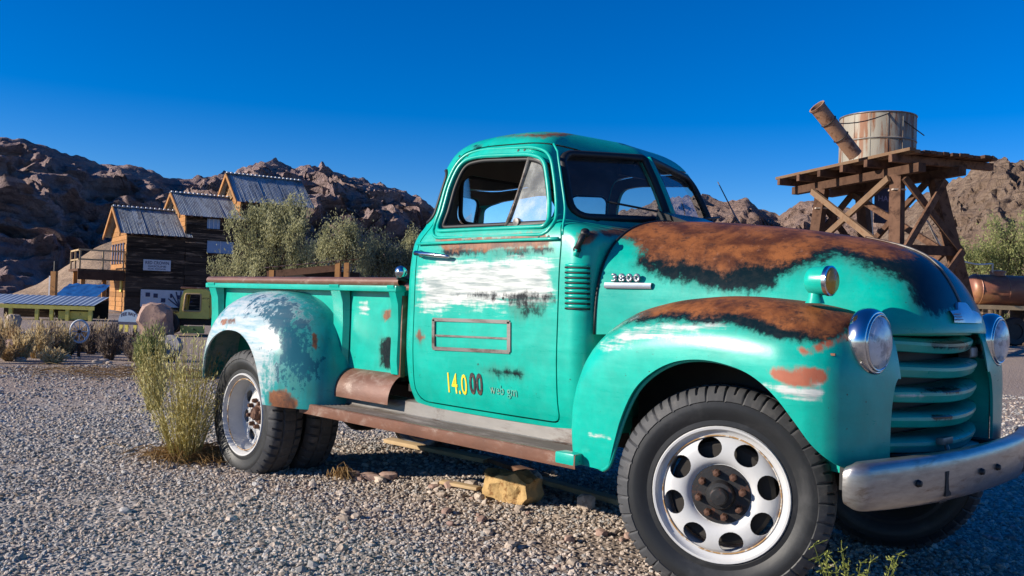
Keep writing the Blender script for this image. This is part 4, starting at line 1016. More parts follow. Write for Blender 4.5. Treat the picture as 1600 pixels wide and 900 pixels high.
# ================================================================== gravel
def make_gravel():
    pc = bpy.data.collections.new('pebble_shapes')
    mats = []
    for k, (a, b) in enumerate((((.15, .142, .133, 1), (.47, .445, .415, 1)), ((.28, .22, .17, 1), (.56, .475, .40, 1)))):
        g = NM('pebble_%d' % k); n = g.noise(g.coord(), 2.5, 6, .65); rr_ = g.rand()
        col = g.mix(rr_, a, b); col = g.hsv(col, .5, 1, g.math('ADD', g.math('MULTIPLY', n, .6), .7)); mats.append(g.set(col, .9, 0, .25))
    for k in range(7):
        bm = bmesh.new(); bmesh.ops.create_icosphere(bm, subdivisions=1 if k < 4 else 2, radius=1)
        rr_ = random.Random(k); sx, sy, sz = rr_.uniform(.8, 1.2), rr_.uniform(.7, 1.1), rr_.uniform(.5, .75)
        for v in bm.verts:
            d = 1+.42*mnoise.noise(v.co*1.3+Vector((k*7, 0, 0)))+.2*mnoise.noise(v.co*3+Vector((k*3, 2, 0)))
            v.co = Vector((v.co.x*sx*d, v.co.y*sy*d, v.co.z*sz*d))
        me = bpy.data.meshes.new('pebble'); bm.to_mesh(me); bm.free(); me.materials.append(mats[1] if k in (2, 5) else mats[0])
        pc.objects.link(bpy.data.objects.new('pebble_shape', me))
    rng = np.random.default_rng(5); P = []; S = []
    yawc = YAW+math.pi/2
    for r0, r1, dens, s0, s1 in ((1.3, 3.6, 4600, .0042, .0130), (3.6, 6.2, 3000, .005, .0145), (6.2, 10, 900, .0085, .018), (10, 15, 230, .011, .024), (2.0, 9, 30, .015, .030)):
        half = R(48); area = half*(r1*r1-r0*r0); n = int(area*dens)
        rr_ = np.sqrt(rng.uniform(r0*r0, r1*r1, n)); aa = yawc+rng.uniform(-half, half, n)
        s = s0+(s1-s0)*rng.random(n)**2.2
        P.append(np.stack([CAM[0]+rr_*np.cos(aa), CAM[1]+rr_*np.sin(aa)], -1)); S.append(s)
    P = np.concatenate(P); S = np.concatenate(S)
    nz = np.array([mnoise.noise(Vector((x*.8, y*.8, 0)))+.5*mnoise.noise(Vector((x*2.3, y*2.3, 4))) for x, y in P])
    keep = rng.random(len(P)) < np.clip(1.15+1.5*nz, .28, 1); P, S, nz = P[keep], S[keep], nz[keep]; n = len(P)
    Z = np.array([ground_z(x, y) for x, y in P])+S*.18
    me = bpy.data.meshes.new('gravel'); me.from_pydata(np.column_stack([P, Z]).tolist(), [], [])
    a = me.attributes.new('scl', 'FLOAT', 'POINT'); a.data.foreach_set('value', S.astype(np.float32))
    rot = rng.normal(0, .35, (n, 3)); rot[:, 2] = rng.uniform(0, 6.283, n)
    a = me.attributes.new('rot', 'FLOAT_VECTOR', 'POINT'); a.data.foreach_set('vector', rot.astype(np.float32).ravel())
    a = me.attributes.new('idx', 'INT', 'POINT'); 
    near = np.exp(-(np.abs(P[:, 1]+.1)/1.0)**2)*(P[:, 0] < 1)*(P[:, 0] > -3.6)
    idx = rng.integers(0, 7, n); warm = rng.random(n) < np.clip(.12-.5*nz+.6*near, 0, .85); idx = np.where(warm, rng.choice([2, 5], n), idx)
    a.data.foreach_set('value', idx.astype(np.int32))
    ng = bpy.data.node_groups.new('scatter', 'GeometryNodeTree')
    ng.interface.new_socket('Geometry', in_out='INPUT', socket_type='NodeSocketGeometry'); ng.interface.new_socket('Geometry', in_out='OUTPUT', socket_type='NodeSocketGeometry')
    gi = ng.nodes.new('NodeGroupInput'); go = ng.nodes.new('NodeGroupOutput'); ci = ng.nodes.new('GeometryNodeCollectionInfo'); ci.inputs[0].default_value = pc; ci.inputs['Separate Children'].default_value = True; ci.inputs['Reset Children'].default_value = True
    ip = ng.nodes.new('GeometryNodeInstanceOnPoints'); ip.inputs['Pick Instance'].default_value = True
    def na(nm, t): x = ng.nodes.new('GeometryNodeInputNamedAttribute'); x.data_type = t; x.inputs[0].default_value = nm; return x.outputs[0]
    ng.links.new(gi.outputs[0], ip.inputs['Points']); ng.links.new(ci.outputs[0], ip.inputs['Instance']); ng.links.new(na('idx', 'INT'), ip.inputs['Instance Index'])
    e2r = ng.nodes.new('FunctionNodeEulerToRotation'); ng.links.new(na('rot', 'FLOAT_VECTOR'), e2r.inputs[0]); ng.links.new(e2r.outputs[0], ip.inputs['Rotation'])
    ng.links.new(na('scl', 'FLOAT'), ip.inputs['Scale']); ng.links.new(ip.outputs[0], go.inputs[0])
    o = link('gravel', me); o.modifiers.new('scatter', 'NODES').node_group = ng
    tag(o, 'loose grey gravel covering the ground', 'gravel', kind='stuff')
make_gravel()
# ================================================================== stones, planks
def rock_mesh(seed, sx, sy, sz, sub=2, rough=.35, flat=.0):
    bm = bmesh.new(); bmesh.ops.create_icosphere(bm, subdivisions=sub, radius=1)
    for v in bm.verts:
        p = v.co+Vector((seed*3.1, seed*1.7, 0)); d = 1+rough*mnoise.noise(p*1.2)+rough*.5*mnoise.noise(p*2.7)+rough*.2*mnoise.noise(p*6)
        q = v.co*d
        for ax in range(3): q[ax] = math.copysign(min(abs(q[ax]), .78+.1*mnoise.noise(p)), q[ax])
        v.co = Vector((q.x*sx, q.y*sy, q.z*sz))
    me = bpy.data.meshes.new('rock'); bm.to_mesh(me); bm.free(); return me
def stone(name, px, py, dims, mat, label, group=None, rz=0, sub=2, cat='stone', rough=.4, lift=.55, seed=None, rx=0):
    p = at_axis(px, py, 2, 0.0); z = ground_z(p[0], p[1])
    o = link(name, rock_mesh(seed if seed is not None else px*.37, *dims, sub, rough), M[mat], None, angle=28)
    o.location = (p[0], p[1], z+dims[2]*lift); o.rotation_euler = (rx, 0, rz); tag(o, label, cat, group); return o
yr = MB(); c0 = at_axis(797, 786, 2, 0)
prof = [(-.15, 0), (.13, 0), (.16, .07), (.15, .15), (.06, .185), (.0, .165), (-.08, .145), (-.155, .155)]
rows = [[(x*k, y, z*k2) for x, z in prof] for y, k, k2 in ((-.07, .97, .96), (-.02, 1.03, 1.02), (.05, 1.0, 1.04), (.11, .9, .93))]
yr.grid([r+[r[0]] for r in rows]); yr.f += [tuple(range(len(prof))), tuple(3*(len(prof)+1)+i for i in range(len(prof)-1, -1, -1))]
ym = yr.mesh('rock', True); bm = bmesh.new(); bm.from_mesh(ym); bmesh.ops.triangulate(bm, faces=bm.faces); bmesh.ops.subdivide_edges(bm, edges=bm.edges, cuts=3, use_grid_fill=True)
for v in bm.verts: v.co += Vector((mnoise.noise(v.co*14), mnoise.noise(v.co*14+Vector((5, 0, 0))), mnoise.noise(v.co*14+Vector((0, 5, 0)))))*.022
bm.to_mesh(ym); bm.free(); o = link('rock', ym, M['yellow_rock'], None, angle=24); o.location = (c0[0], c0[1], ground_z(c0[0], c0[1])-.008); o.rotation_euler = (0, .06, YAW-.62); tag(o, 'blocky yellow ochre rock under the truck door', 'rock')
stone('rock', 828, 762, (.10, .08, .07), 'pale_rock', 'pale rock leaning against the ochre block', cat='rock')
stone('rock', 915, 798, (.058, .05, .06), 'pale_rock', 'rough pale rock beside the plank near the front wheel', cat='rock')
stone('brick_stone', 548, 750, (.085, .05, .035), 'pink_rock', 'flat reddish stone beside the rear tyre', cat='stone', rz=.8)
stone('brick_stone', 577, 753, (.08, .05, .035), 'pink_rock', 'middle flat reddish stone of the row by the rear tyre', cat='stone', rz=.7)
stone('brick_stone', 606, 752, (.075, .05, .035), 'pink_rock', 'speckled flat stone ending the row under the running board', cat='stone', rz=.9)
stone('rock', 737, 770, (.052, .045, .042), 'pale_rock', 'rounded pinkish rock left of the ochre block', cat='rock')
stone('rock', 748, 786, (.035, .03, .03), 'pale_rock', 'small pinkish rock in front of the ochre block', cat='rock')
for i in range(70):
    px = rnd.uniform(430, 1000); py = 752+(px-430)*.10+abs(rnd.gauss(0, 1))*45
    if py > 890: continue
    s = .011+.020*rnd.random()**2; stone('loose_stone', px, py, (s*1.2, s, s*.75), rnd.choice(['pale_rock', 'pale_rock', 'pink_rock']), 'small loose stone lying on the gravel in front of the truck', 'loose stones in the gravel', rz=rnd.uniform(0, 6), sub=2)
for i in range(14):
    px = rnd.uniform(1330, 1590); py = rnd.uniform(800, 895); s = rnd.uniform(.012, .03)
    stone('loose_stone', px, py, (s*1.2, s, s*.75), rnd.choice(['pale_rock', 'stone_grey']), 'pebble-sized stone in the shade under the bumper', 'stones in the bumper shade', rz=rnd.uniform(0, 6))
def plank(a, b, w_, h_, mat, label, z0=.03):
    A = at_axis(*a, 2, z0); B = at_axis(*b, 2, z0); c = (A+B)/2; d = B-A; L_ = np.linalg.norm(d)
    o = MB().box((0, 0, 0), (L_, w_, h_)).build('plank', M[mat], None, bevel=.004); o.location = (c[0], c[1], ground_z(c[0], c[1])+h_/2+.02); o.rotation_euler = (rnd.uniform(-.1, .1), 0, math.atan2(d[1], d[0])); tag(o, label, 'plank')
for i in range(14):
    px = rnd.uniform(560, 960); py = 757+(px-560)*.085+rnd.uniform(-9, 12); s = rnd.uniform(.026, .045)
    if 735 < px < 850: continue
    stone('rubble_stone', px, py, (s*1.3, s, s*.7), rnd.choice(['pale_rock', 'pink_rock']), 'large rubble stone along the shadow edge under the truck', 'rubble along the truck shadow', rz=rnd.uniform(0, 6), rough=.6)
plank((690, 757), (748, 768), .05, .02, 'wood_tan', 'short scrap board among the rubble beside the ochre block')
plank((606, 690), (762, 722), .09, .03, 'wood_tan', 'sunlit tan plank lying under the truck bed')
plank((752, 716), (850, 748), .08, .03, 'wood_weathered', 'board coloured dark for its shade, lying under the cab')  # shaded run of the tan plank, drawn in darker wood
plank((838, 752), (975, 790), .07, .03, 'wood_tan', 'thin tan plank reaching the front tyre')
# ================================================================== plants
def blade_mesh(name, stems, leaf, mat, loc, label, cat, group=None, seed=1, kind=None, root=None, stemmat=None):
    pass
class Leafy:
    def __init__(s, seed): s.r = random.Random(seed); s.v = []; s.f = []; s.t = []
    def quad(s, c, size, d=None, tint=None, asp=.45):
        r = s.r
        d = Vector(d).normalized() if d is not None else Vector((r.gauss(0, 1), r.gauss(0, 1), r.gauss(0, 1))).normalized()
        o = Vector((r.gauss(0, 1), r.gauss(0, 1), r.gauss(0, 1))); x = d.cross(o)
        if x.length < 1e-4: return
        x.normalize(); c = Vector(c); n = len(s.v)
        s.v += [c-d*size*.5, c+x*size*asp*.5, c+d*size*.5, c-x*size*asp*.5]; s.f.append((n, n+1, n+2, n+3)); t = r.random() if tint is None else min(1, max(0, tint)); s.t += [t]*4
    def stem(s, pts, w0, w1, tint=.3):
        for i in range(len(pts)-1):
            a, b = Vector(pts[i]), Vector(pts[i+1]); t = i/max(1, len(pts)-1); w_ = w0+(w1-w0)*t
            x = (b-a).orthogonal().normalized(); y = (b-a).normalized().cross(x); n = len(s.v)
            tri = [x, x*-.5+y*.87, x*-.5-y*.87]
            s.v += [a+q*w_ for q in tri]+[b+q*w_*.85 for q in tri]; s.f += [(n, n+1, n+4, n+3), (n+1, n+2, n+5, n+4), (n+2, n, n+3, n+5)]; s.t += [tint]*6
    def build(s, name, mat, parent=None):
        me = pyd(name, s.v, s.f); a = me.attributes.new('tint', 'FLOAT', 'POINT'); a.data.foreach_set('value', np.array(s.t, np.float32)); return link(name, me, M[mat], parent)
def tree(px, py_base, depth, blobs, mat, label, leaves=9000, lsize=.13, seed=1, name='tree', group=None):
    """blobs: (px, py, half width px, half height px) lobes of the crown as seen; depth spread makes them round"""
    b = at_depth(px, py_base, depth); gz = ground_z(b[0], b[1]); root = empty(name, (b[0], b[1], gz)); tag(root, label, 'tree', group)
    L_ = Leafy(seed); r = L_.r; tr = MB(); k = depth/FPX; B = Vector((b[0], b[1], gz))
    area = sum(w_*h_ for _, _, w_, h_ in blobs)
    for (bx, by, w_, h_) in blobs:
        C = Vector(at_depth(bx, by, depth+r.uniform(-.5, .5)))-B; W_ = w_*k; H_ = h_*k
        tr.tube([(0, 0, 0), (C.x*.3, C.y*.3, C.z*.35), (C.x*.8, C.y*.8, C.z*.8), tuple(C)], [.09, .075, .045, .015], 6)
        ncl = max(8, int(46*(w_*h_)/area*3)); per = int(leaves*(w_*h_)/area/ncl)
        for c in range(ncl):
            d = Vector((r.gauss(0, 1), r.gauss(0, 1), r.gauss(0, 1))).normalized()*r.uniform(.35, 1.28)
            cc = C+Vector((d.x*W_, d.y*W_, d.z*H_)); base = r.uniform(.2, .8); sg = r.uniform(.07, .17)*min(W_, H_)+.04; lean = Vector((r.gauss(0, .35), r.gauss(0, .35), 1)).normalized()
            tr.tube([tuple(C), tuple(C.lerp(cc, .6)), tuple(cc)], [.02, .012, .004], 4)
            for q in range(per):
                L_.quad(cc+lean*r.gauss(.1, sg*2.1)+Vector((r.gauss(0, sg), r.gauss(0, sg), r.gauss(0, sg))), lsize*r.uniform(.5, 1.3), lean+Vector((r.gauss(0, .5), r.gauss(0, .5), r.gauss(0, .3))), base+r.gauss(0, .2), .33)
    L_.build('crown', mat, root); tr.build('trunk', M['bark'], root, smooth=True); return root
tree(415, 470, 40, [(420, 370, 34, 42), (385, 385, 28, 40), (450, 375, 32, 45), (400, 340, 20, 20), (440, 335, 24, 18), (465, 345, 18, 20), (355, 415, 24, 30), (470, 410, 25, 30), (410, 420, 40, 25)], 'leaf_olive', 'large olive green tree in front of the mill wall', 17000, .14, 11)
tree(535, 470, 38, [(530, 385, 26, 30), (545, 365, 20, 18), (515, 400, 18, 22), (555, 400, 20, 26)], 'leaf_olive', 'pale olive bush tree behind the truck bed', 8000, .12, 12)
tree(600, 470, 42, [(590, 400, 24, 26), (615, 410, 26, 24), (575, 415, 18, 20), (640, 415, 16, 18)], 'leaf_dark', 'dark tree behind the truck cab', 8000, .13, 13)
tree(648, 470, 44, [(643, 380, 10, 16), (655, 395, 14, 20)], 'leaf_olive', 'small yellowish tree peeking out behind the cab', 3000, .12, 14)
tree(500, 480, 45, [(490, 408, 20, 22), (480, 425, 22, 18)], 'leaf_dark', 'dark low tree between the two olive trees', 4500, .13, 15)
tree(1560, 520, 42, [(1540, 395, 34, 30), (1580, 380, 30, 34), (1520, 415, 26, 26), (1600, 400, 40, 40), (1560, 420, 40, 22), (1630, 380, 40, 40)], 'leaf_green', 'spreading green tree behind the rusty tank', 16000, .14, 16)
def bush(px, py, h_px, w_px, mat, label, n=160, seed=1, group=None, name='dry_bush', leafy=3, lsize=.05, lean=0., sw=.004, z=None):
    p = at_axis(px, py, 2, 0.0); dep = (p-CAM)@FH; k = dep/FPX; gz = ground_z(p[0], p[1]); H_, W_ = h_px*k, w_px*k*.5
    L_ = Leafy(seed); r = L_.r
    for i in range(n):
        a = r.uniform(0, 6.283); q = r.random()**.6; hh = H_*r.uniform(.55, 1.05)*(1-.35*q*q); top = Vector((math.cos(a)*W_*q, math.sin(a)*W_*q, hh)); b0 = Vector((math.cos(a)*W_*.25*q, math.sin(a)*W_*.25*q, -.01))
        m1 = b0.lerp(top, .5)+Vector((r.gauss(0, .04*W_), r.gauss(0, .04*W_), .05*H_))
        L_.stem([b0, m1, top], sw, sw*.4, r.uniform(.1, .5)); base = r.random()
        for j in range(leafy):
            t = r.uniform(.25, 1.05); c = b0.lerp(top, t) if t > .5 else b0.lerp(m1, t*2); c = c+Vector((r.gauss(0, .06*W_), r.gauss(0, .06*W_), r.gauss(0, .03*H_)))
            L_.quad(c, lsize*r.uniform(.6, 1.5), (top-b0)+Vector((r.gauss(0, .3), r.gauss(0, .3), r.gauss(0, .3)))*H_, base*.6+r.random()*.4, .22)
    o = L_.build(name, mat); o.location = (p[0], p[1], gz); tag(o, label, 'bush', group); return o
bush(290, 722, 200, 150, 'brush_yellow', 'tall yellow-green brush growing against the rear tyre', 150, 21, None, 'brush', 24, .024, 0, .0026)
bush(240, 640, 130, 70, 'brush_yellow', 'yellow-green brush behind the tall brush by the rear tyre', 95, 22, None, 'brush', 20, .028, 0, .003)
bush(235, 590, 85, 55, 'leaf_green', 'greyish green brush beside the small round sign', 130, 23, None, 'brush', 26, .05, 0, .004)
def straw(px, py, n, spread, length, label, seed, dirx=None):
    p = at_axis(px, py, 2, 0); L_ = Leafy(seed); r = L_.r
    for i in range(n):
        a = r.gauss(0, spread); b = r.gauss(0, spread*.55); c = Vector(RH*a+FH*b); h_ = abs(r.gauss(0, .03))+.01
        d = Vector(RH)*r.gauss(.6, .6)+Vector(FH)*r.gauss(0, .5); d.normalize()
        l_ = length*r.uniform(.5, 1.2); L_.stem([c+Vector((0, 0, h_)), c+d*l_*.5+Vector((0, 0, h_+.03)), c+d*l_+Vector((0, 0, h_*.4))], .0026, .001, r.random())
    o = L_.build('dry_grass', 'straw'); o.location = (p[0], p[1], ground_z(p[0], p[1])); tag(o, label, 'grass')
straw(300, 718, 700, .16, .26, 'flattened brown dry grass at the foot of the rear tyre', 31)
straw(528, 752, 60, .03, .10, 'little tuft of dry grass beside the flat reddish stones', 32)
straw(215, 585, 500, .9, .5, 'dry straw strewn along the edge of the dirt track', 33)
# weed by the front tyre
wd = Leafy(41); r = wd.r; base = Vector((.70, -1.12, ground_z(.70, -1.12)))
for tip in ((1272, 852), (1290, 868), (1305, 880), (1325, 885), (1345, 880), (1405, 866), (1395, 872), (1360, 878), (1315, 862), (1280, 875)):
    T = Vector(at_axis(tip[0], tip[1], 1, -1.12+r.uniform(-.1, .1)))-base; b0 = Vector((r.gauss(0, .02), r.gauss(0, .02), 0)); m1 = b0.lerp(T, .5)+Vector((0, 0, .05))
    pts = [b0*(1-t)**2+m1*2*t*(1-t)+T*t*t for t in np.linspace(0, 1, 10)]
    wd.stem(pts, .003, .0012, .4)
    for q in pts[2:]:
        for j in range(4):
            d = Vector((r.gauss(0, .5), r.gauss(0, .5), r.gauss(.3, .5))); e = q+d*r.uniform(.012, .03); wd.stem([q, e], .0014, .0006, r.random())
            for z_ in range(4): wd.quad(q.lerp(e, r.random()*1.2)+Vector((r.gauss(0, .003),)*3), .011, d, r.random(), .4)
o = wd.build('weed', 'weed'); o.location = base; tag(o, 'spiky yellow-green weed beside the front tyre', 'weed')
# band of dry brush along the far edge of the track
specs = []
rb_ = random.Random(77)
for i in range(26):
    px = -15+i*9.6+rb_.uniform(-9, 9); py = rb_.uniform(545, 568); specs.append((px, py, rb_.uniform(22, 60), rb_.uniform(28, 56), rb_.choice(['brush_brown', 'straw_brush', 'straw_brush', 'brush_grey'])))
for i, (px, py, h_, w_, mt) in enumerate(specs):
    lab, grp = {'brush_grey': ('leafless grey twiggy bush in the brush row by the track', 'grey bushes by the track'), 'brush_brown': ('dry brown bush in the brush row by the track', 'brown bushes by the track'), 'straw_brush': ('straw-coloured dry bush in the brush row by the track', 'straw-coloured bushes by the track')}[mt]
    bush(px, py, h_, w_, mt, lab, 75, 100+i, grp, 'dry_bush', 12, .075, 0, .005)
for i in range(9):
    px = 1545+i*14+rb_.uniform(-5, 5); bush(px, rb_.uniform(534, 545), rb_.uniform(18, 30), rb_.uniform(30, 45), rb_.choice(['brush_yellow', 'leaf_green']), 'low scrub in front of the rusty tank', 90, 300+i, 'low scrub by the rusty tank', 'scrub', 8, .09, 0, .006)
for i in range(16):
    px = 1500+i*13; py = rb_.uniform(528, 552); s = rb_.uniform(.08, .28); stone('boulder', px, py, (s*1.3, s, s*.7), rb_.choice(['pale_rock', 'pink_rock']), 'pale boulder in the berm below the rusty tank', 'berm boulders', rb_.uniform(0, 6), 2, 'boulder', .4, .3)
for i in range(13):
    px = rb_.uniform(-5, 250); py = rb_.uniform(556, 574); s = rb_.uniform(.03, .08); stone('boulder', px, py, (s*1.3, s, s*.7), 'pale_rock', 'pale rock at the foot of the brush row', 'rocks along the brush row', rb_.uniform(0, 6), 2, 'rock', .4, .3)
# ================================================================== mill building
HANG = YAW+R(33)
HO = at_depth(196, 440, 48); HO[2] = 0
E1 = np.array([math.cos(HANG), math.sin(HANG), 0]); E2 = np.array([-math.sin(HANG), math.cos(HANG), 0])
def hs_(px, py, y=0):
    """photograph direction meets the long wall plane (local y) -> local x, z"""
    d = ray(px, py); t = ((HO+E2*y-CAM)@E2)/(d@E2); P = CAM+d*t; return (P-HO)@E1, P[2]
mill = empty('mill_building', tuple(HO), HANG); tag(mill, 'timber mill building with shade-darkened long walls, three stepped metal gable roofs and a balcony', 'building')
def boards_wall(x0, x1, z0, z1, y, mat, nb=None, axis='x', y1=None, gable=None):
    hgt = .26; n = max(1, int(round((z1-z0)/hgt))); hgt = (z1-z0)/n
    me0 = None
    for i in range(n):
        z = z0+(i+.5)*hgt; o_ = rnd.uniform(-.012, .018)
        if axis == 'x':
            c, d = ((x0+x1)/2, y+o_, z), (x1-x0+rnd.uniform(-.05, .05), .06, hgt*.95)
        else:
            ya, yb = y, y1
            if gable and z > gable[0]:
                k = max(0.02, (gable[1]-z)/(gable[1]-gable[0])); m = (ya+yb)/2; ya, yb = m-(m-ya)*k, m+(yb-m)*k
            c, d = (x0+o_, (ya+yb)/2, z), (.06, max(.05, yb-ya), hgt*.95)
        MB().box(c, d, 0, rnd.uniform(-.03, .03) if axis == 'x' else 0, rnd.uniform(-.006, .006) if axis == 'x' else 0).build('wall_board', M[mat], mill)
def gable_roof(x0, x1, D, ze, zr, over=.45, nsheet=7):
    for side in (0, 1):
        for i in range(nsheet):
            xa = x0-over+(x1-x0+2*over)*i/nsheet; xb = x0-over+(x1-x0+2*over)*(i+1)/nsheet
            ye = -.35 if side == 0 else D+.35; ym = D/2
            k = .35/(D/2); zE = ze-(zr-ze)*k
            rows = []
            nn_ = 14
            lift = rnd.uniform(0, .025)
            for j in range(nn_+1):
                x = xa+(xb-xa)*j/nn_+.0; w_ = .020*math.cos(j*math.pi)
                rows.append([(x, ym, zr+.07+w_+lift), (x, ye-rnd.uniform(0, .02), zE+.07+w_+lift)])
            MB().grid(rows).build('roof_sheet', M['roof_metal'], mill, smooth=False)
    nc = int((x1-x0+2*over)/.24)
    MB().box(((x0+x1)/2, D/2, zr+.10), (x1-x0+2*over, .26, .03)).build('ridge_cap', M['roof_metal'], mill)
    for i in range(nc): MB().box((x0-over+.12+i*.24, D/2-.02, zr+.14), (.11, .20, .09)).build('ridge_notch', M['sign_white'], mill)
    for i in range(int((x1-x0)/.55)):  MB().box((x0+.2+i*.55, -.22, ze-(zr-ze)*.1-.02), (.09, .40, .10)).build('rafter_tail', M['wood_weathered'], mill)
    for xg in (x0-over+.03,):
        for s in (0, 1):
            ye = -.35 if s == 0 else D+.35; k = .35/(D/2); zE = ze-(zr-ze)*k
            MB().bar((xg, ye, zE), (xg, D/2, zr+.01), .06, .20).build('barge_board', M['wood_orange'], mill)
D1, D2, D3 = 4.6, 4.2, 4.0
x1a, ze1 = hs_(195, 361); x1b, _ = hs_(290, 363)
x2a = x1b; _, ze2 = hs_(292, 334); x2b, _ = hs_(376, 336)
x3a = x2b; _, ze3 = hs_(378, 311); x3b, _ = hs_(478, 314)
_, zr1 = hs_(215, 328, D1/2); _, zr2 = hs_(310, 307, D2/2); _, zr3 = hs_(400, 278, D3/2)
x1a = 0
boards_wall(x1a, x1b, 0, ze1, 0, 'wood_dark'); boards_wall(x2a+.03, x2b, 0, ze2, 0, 'wood_dark'); boards_wall(x3a+.03, x3b, 0, ze3, 0, 'wood_dark')  # long walls coloured dark, their shade put into the boards
boards_wall(x1a, 0, 0, zr1, .04, 'wood_orange', axis='y', y1=D1, gable=(ze1, zr1))  # gable boards in orange, the sunlight on them put into the colour
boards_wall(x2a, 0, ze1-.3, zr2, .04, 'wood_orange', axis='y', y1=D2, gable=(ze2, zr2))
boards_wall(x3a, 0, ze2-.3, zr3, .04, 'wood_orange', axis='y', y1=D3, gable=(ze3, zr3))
MB().box((x3b, D3/2, ze3/2), (.08, D3, ze3)).build('end_wall', M['wood_dark'], mill); MB().box(((x1a+x3b)/2, D3, 2), (x3b-x1a, .08, 4)).build('back_wall', M['wood_dark'], mill)
gable_roof(x1a, x1b-.15, D1, ze1, zr1, .45, 8); gable_roof(x2a, x2b-.15, D2, ze2, zr2, .45, 6); gable_roof(x3a, x3b, D3, ze3, zr3, .4, 8)
for xg, D_, zr_, ze_ in ((x2a, D2, zr2, ze2), (x3a, D3, zr3, ze3)):
    for a in np.linspace(25, 155, 7):
        MB().bar((xg-.08, D_/2, ze_+.05), (xg-.08, D_/2+math.cos(R(a))*.85, ze_+.05+math.sin(R(a))*.75), .05, .05).build('gable_spoke', M['wood_tan'], mill)
def wall_rect(p0, p1, y=-.05):
    a = hs_(*p0, y); b = hs_(*p1, y); return a[0], b[0], b[1], a[1]
def window(p0, p1, mat='sign_blue', mull=3):
    xa, xb, za, zb = wall_rect(p0, p1); wn = MB().box(((xa+xb)/2, -.06, (za+zb)/2), (xb-xa, .05, zb-za)).build('window', M[mat], mill)
    for s in range(mull): MB().box((xa+(xb-xa)*(s+.5)/mull, -.095, (za+zb)/2), (.04, .03, zb-za)).build('mullion', M['sign_white'], wn)
    for z in (za, zb): MB().box(((xa+xb)/2, -.10, z), (xb-xa+.1, .05, .05)).build('window_frame', M['wood_dark'], wn)
window((324, 341), (343, 359), 'sign_blue', 3); window((324, 375), (364, 398), 'sign_blue', 1)
xa, xb, za, zb = wall_rect((220, 452), (290, 481), -.06)
sh = MB().box(((xa+xb)/2, -.08, (za+zb)/2), (xb-xa, .05, zb-za)).build('painted_board', M['sign_white'], mill)
for k in range(5): MB().box((xa+(xb-xa)*(.15+.17*k), -.12, za+(zb-za)*rnd.uniform(.35, .75)), (.22*(1 if k < 3 else .5), .02, .22)).build('board_patch', M['sign_ink'], sh)
for k in range(7):
    a = R(20+22*k); MB().bar((xa+(xb-xa)*.86, -.125, za), (xa+(xb-xa)*.86+math.cos(a)*.7, -.125, za+.1+math.sin(a)*.8), .02, .06).build('fan_slat', M['sign_ink'], sh)
xa, xb, za, zb = wall_rect((224, 405), (266, 424), -.06)
sg = MB().box(((xa+xb)/2, -.10, (za+zb)/2), (xb-xa, .04, zb-za)).build('wall_sign', M['sign_white'], mill)
def sign_text(txt, cx, cz, width, height, mat, parent, y=-.124):
    me = text_mesh(txt, 1.0, .015); co = np.array([v.co[:] for v in me.vertices]); mn, mx = co.min(0), co.max(0)
    for v in me.vertices: v.co = (cx+((v.co.x-mn[0])/(mx[0]-mn[0])-.5)*width, y, cz+((v.co.y-mn[1])/(mx[1]-mn[1])-.5)*height)
    link('sign_lettering', me, M[mat], parent)
sign_text('RED CROWN', (xa+xb)/2, za+(zb-za)*.72, (xb-xa)*.86, (zb-za)*.30, 'sign_ink', sg)
sign_text('GASOLINE', (xa+xb)/2, za+(zb-za)*.40, (xb-xa)*.66, (zb-za)*.18, 'sign_ink', sg); sign_text('FOR POWER', (xa+xb)/2, za+(zb-za)*.15, (xb-xa)*.66, (zb-za)*.14, 'sign_ink', sg)
# balcony on the sunny gable
_, zb0 = hs_(170, 424, 1.5)
bl = MB().box((-1.15, 1.9, zb0), (2.3, 3.6, .12)).build('balcony', M['wood_weathered'], mill)
MB().box((-1.15, .12, zb0-.28), (2.3, .12, .45)).build('balcony_fascia', M['wood_weathered'], bl)
for x, y in ((-2.2, .2), (-2.2, 1.9), (-2.2, 3.6), (-1.1, .2), (-.1, .2)):
    MB().box((x, y, zb0+.55), (.08, .08, 1.05)).build('railing_post', M['wood_tan'], bl)
for z in (.55, 1.05):
    MB().box((-1.15, .2, zb0+z), (2.3, .05, .08)).build('railing', M['wood_tan'], bl); MB().box((-2.2, 1.9, zb0+z), (.05, 3.5, .08)).build('railing', M['wood_tan'], bl)
for x, y in ((-2.0, .4), (-2.0, 3.3), (-.9, .9)): MB().box((x, y, zb0/2), (.2, .2, zb0)).build('balcony_post', M['wood_orange'], bl)
for y in np.linspace(.7, 3.9, 5): MB().box((-.05, y, zb0+1.0), (.05, .35, 1.1)).build('gable_window', M['sign_ink'], mill); 
MB().box((-.06, .9, 1.5), (.05, .5, .9)).build('gable_window', M['yellow_green'], mill)
# ================================================================== sheds
def gp_(px, depth): p = at_depth(px, 450, depth); return p[0], p[1], ground_z(p[0], p[1])
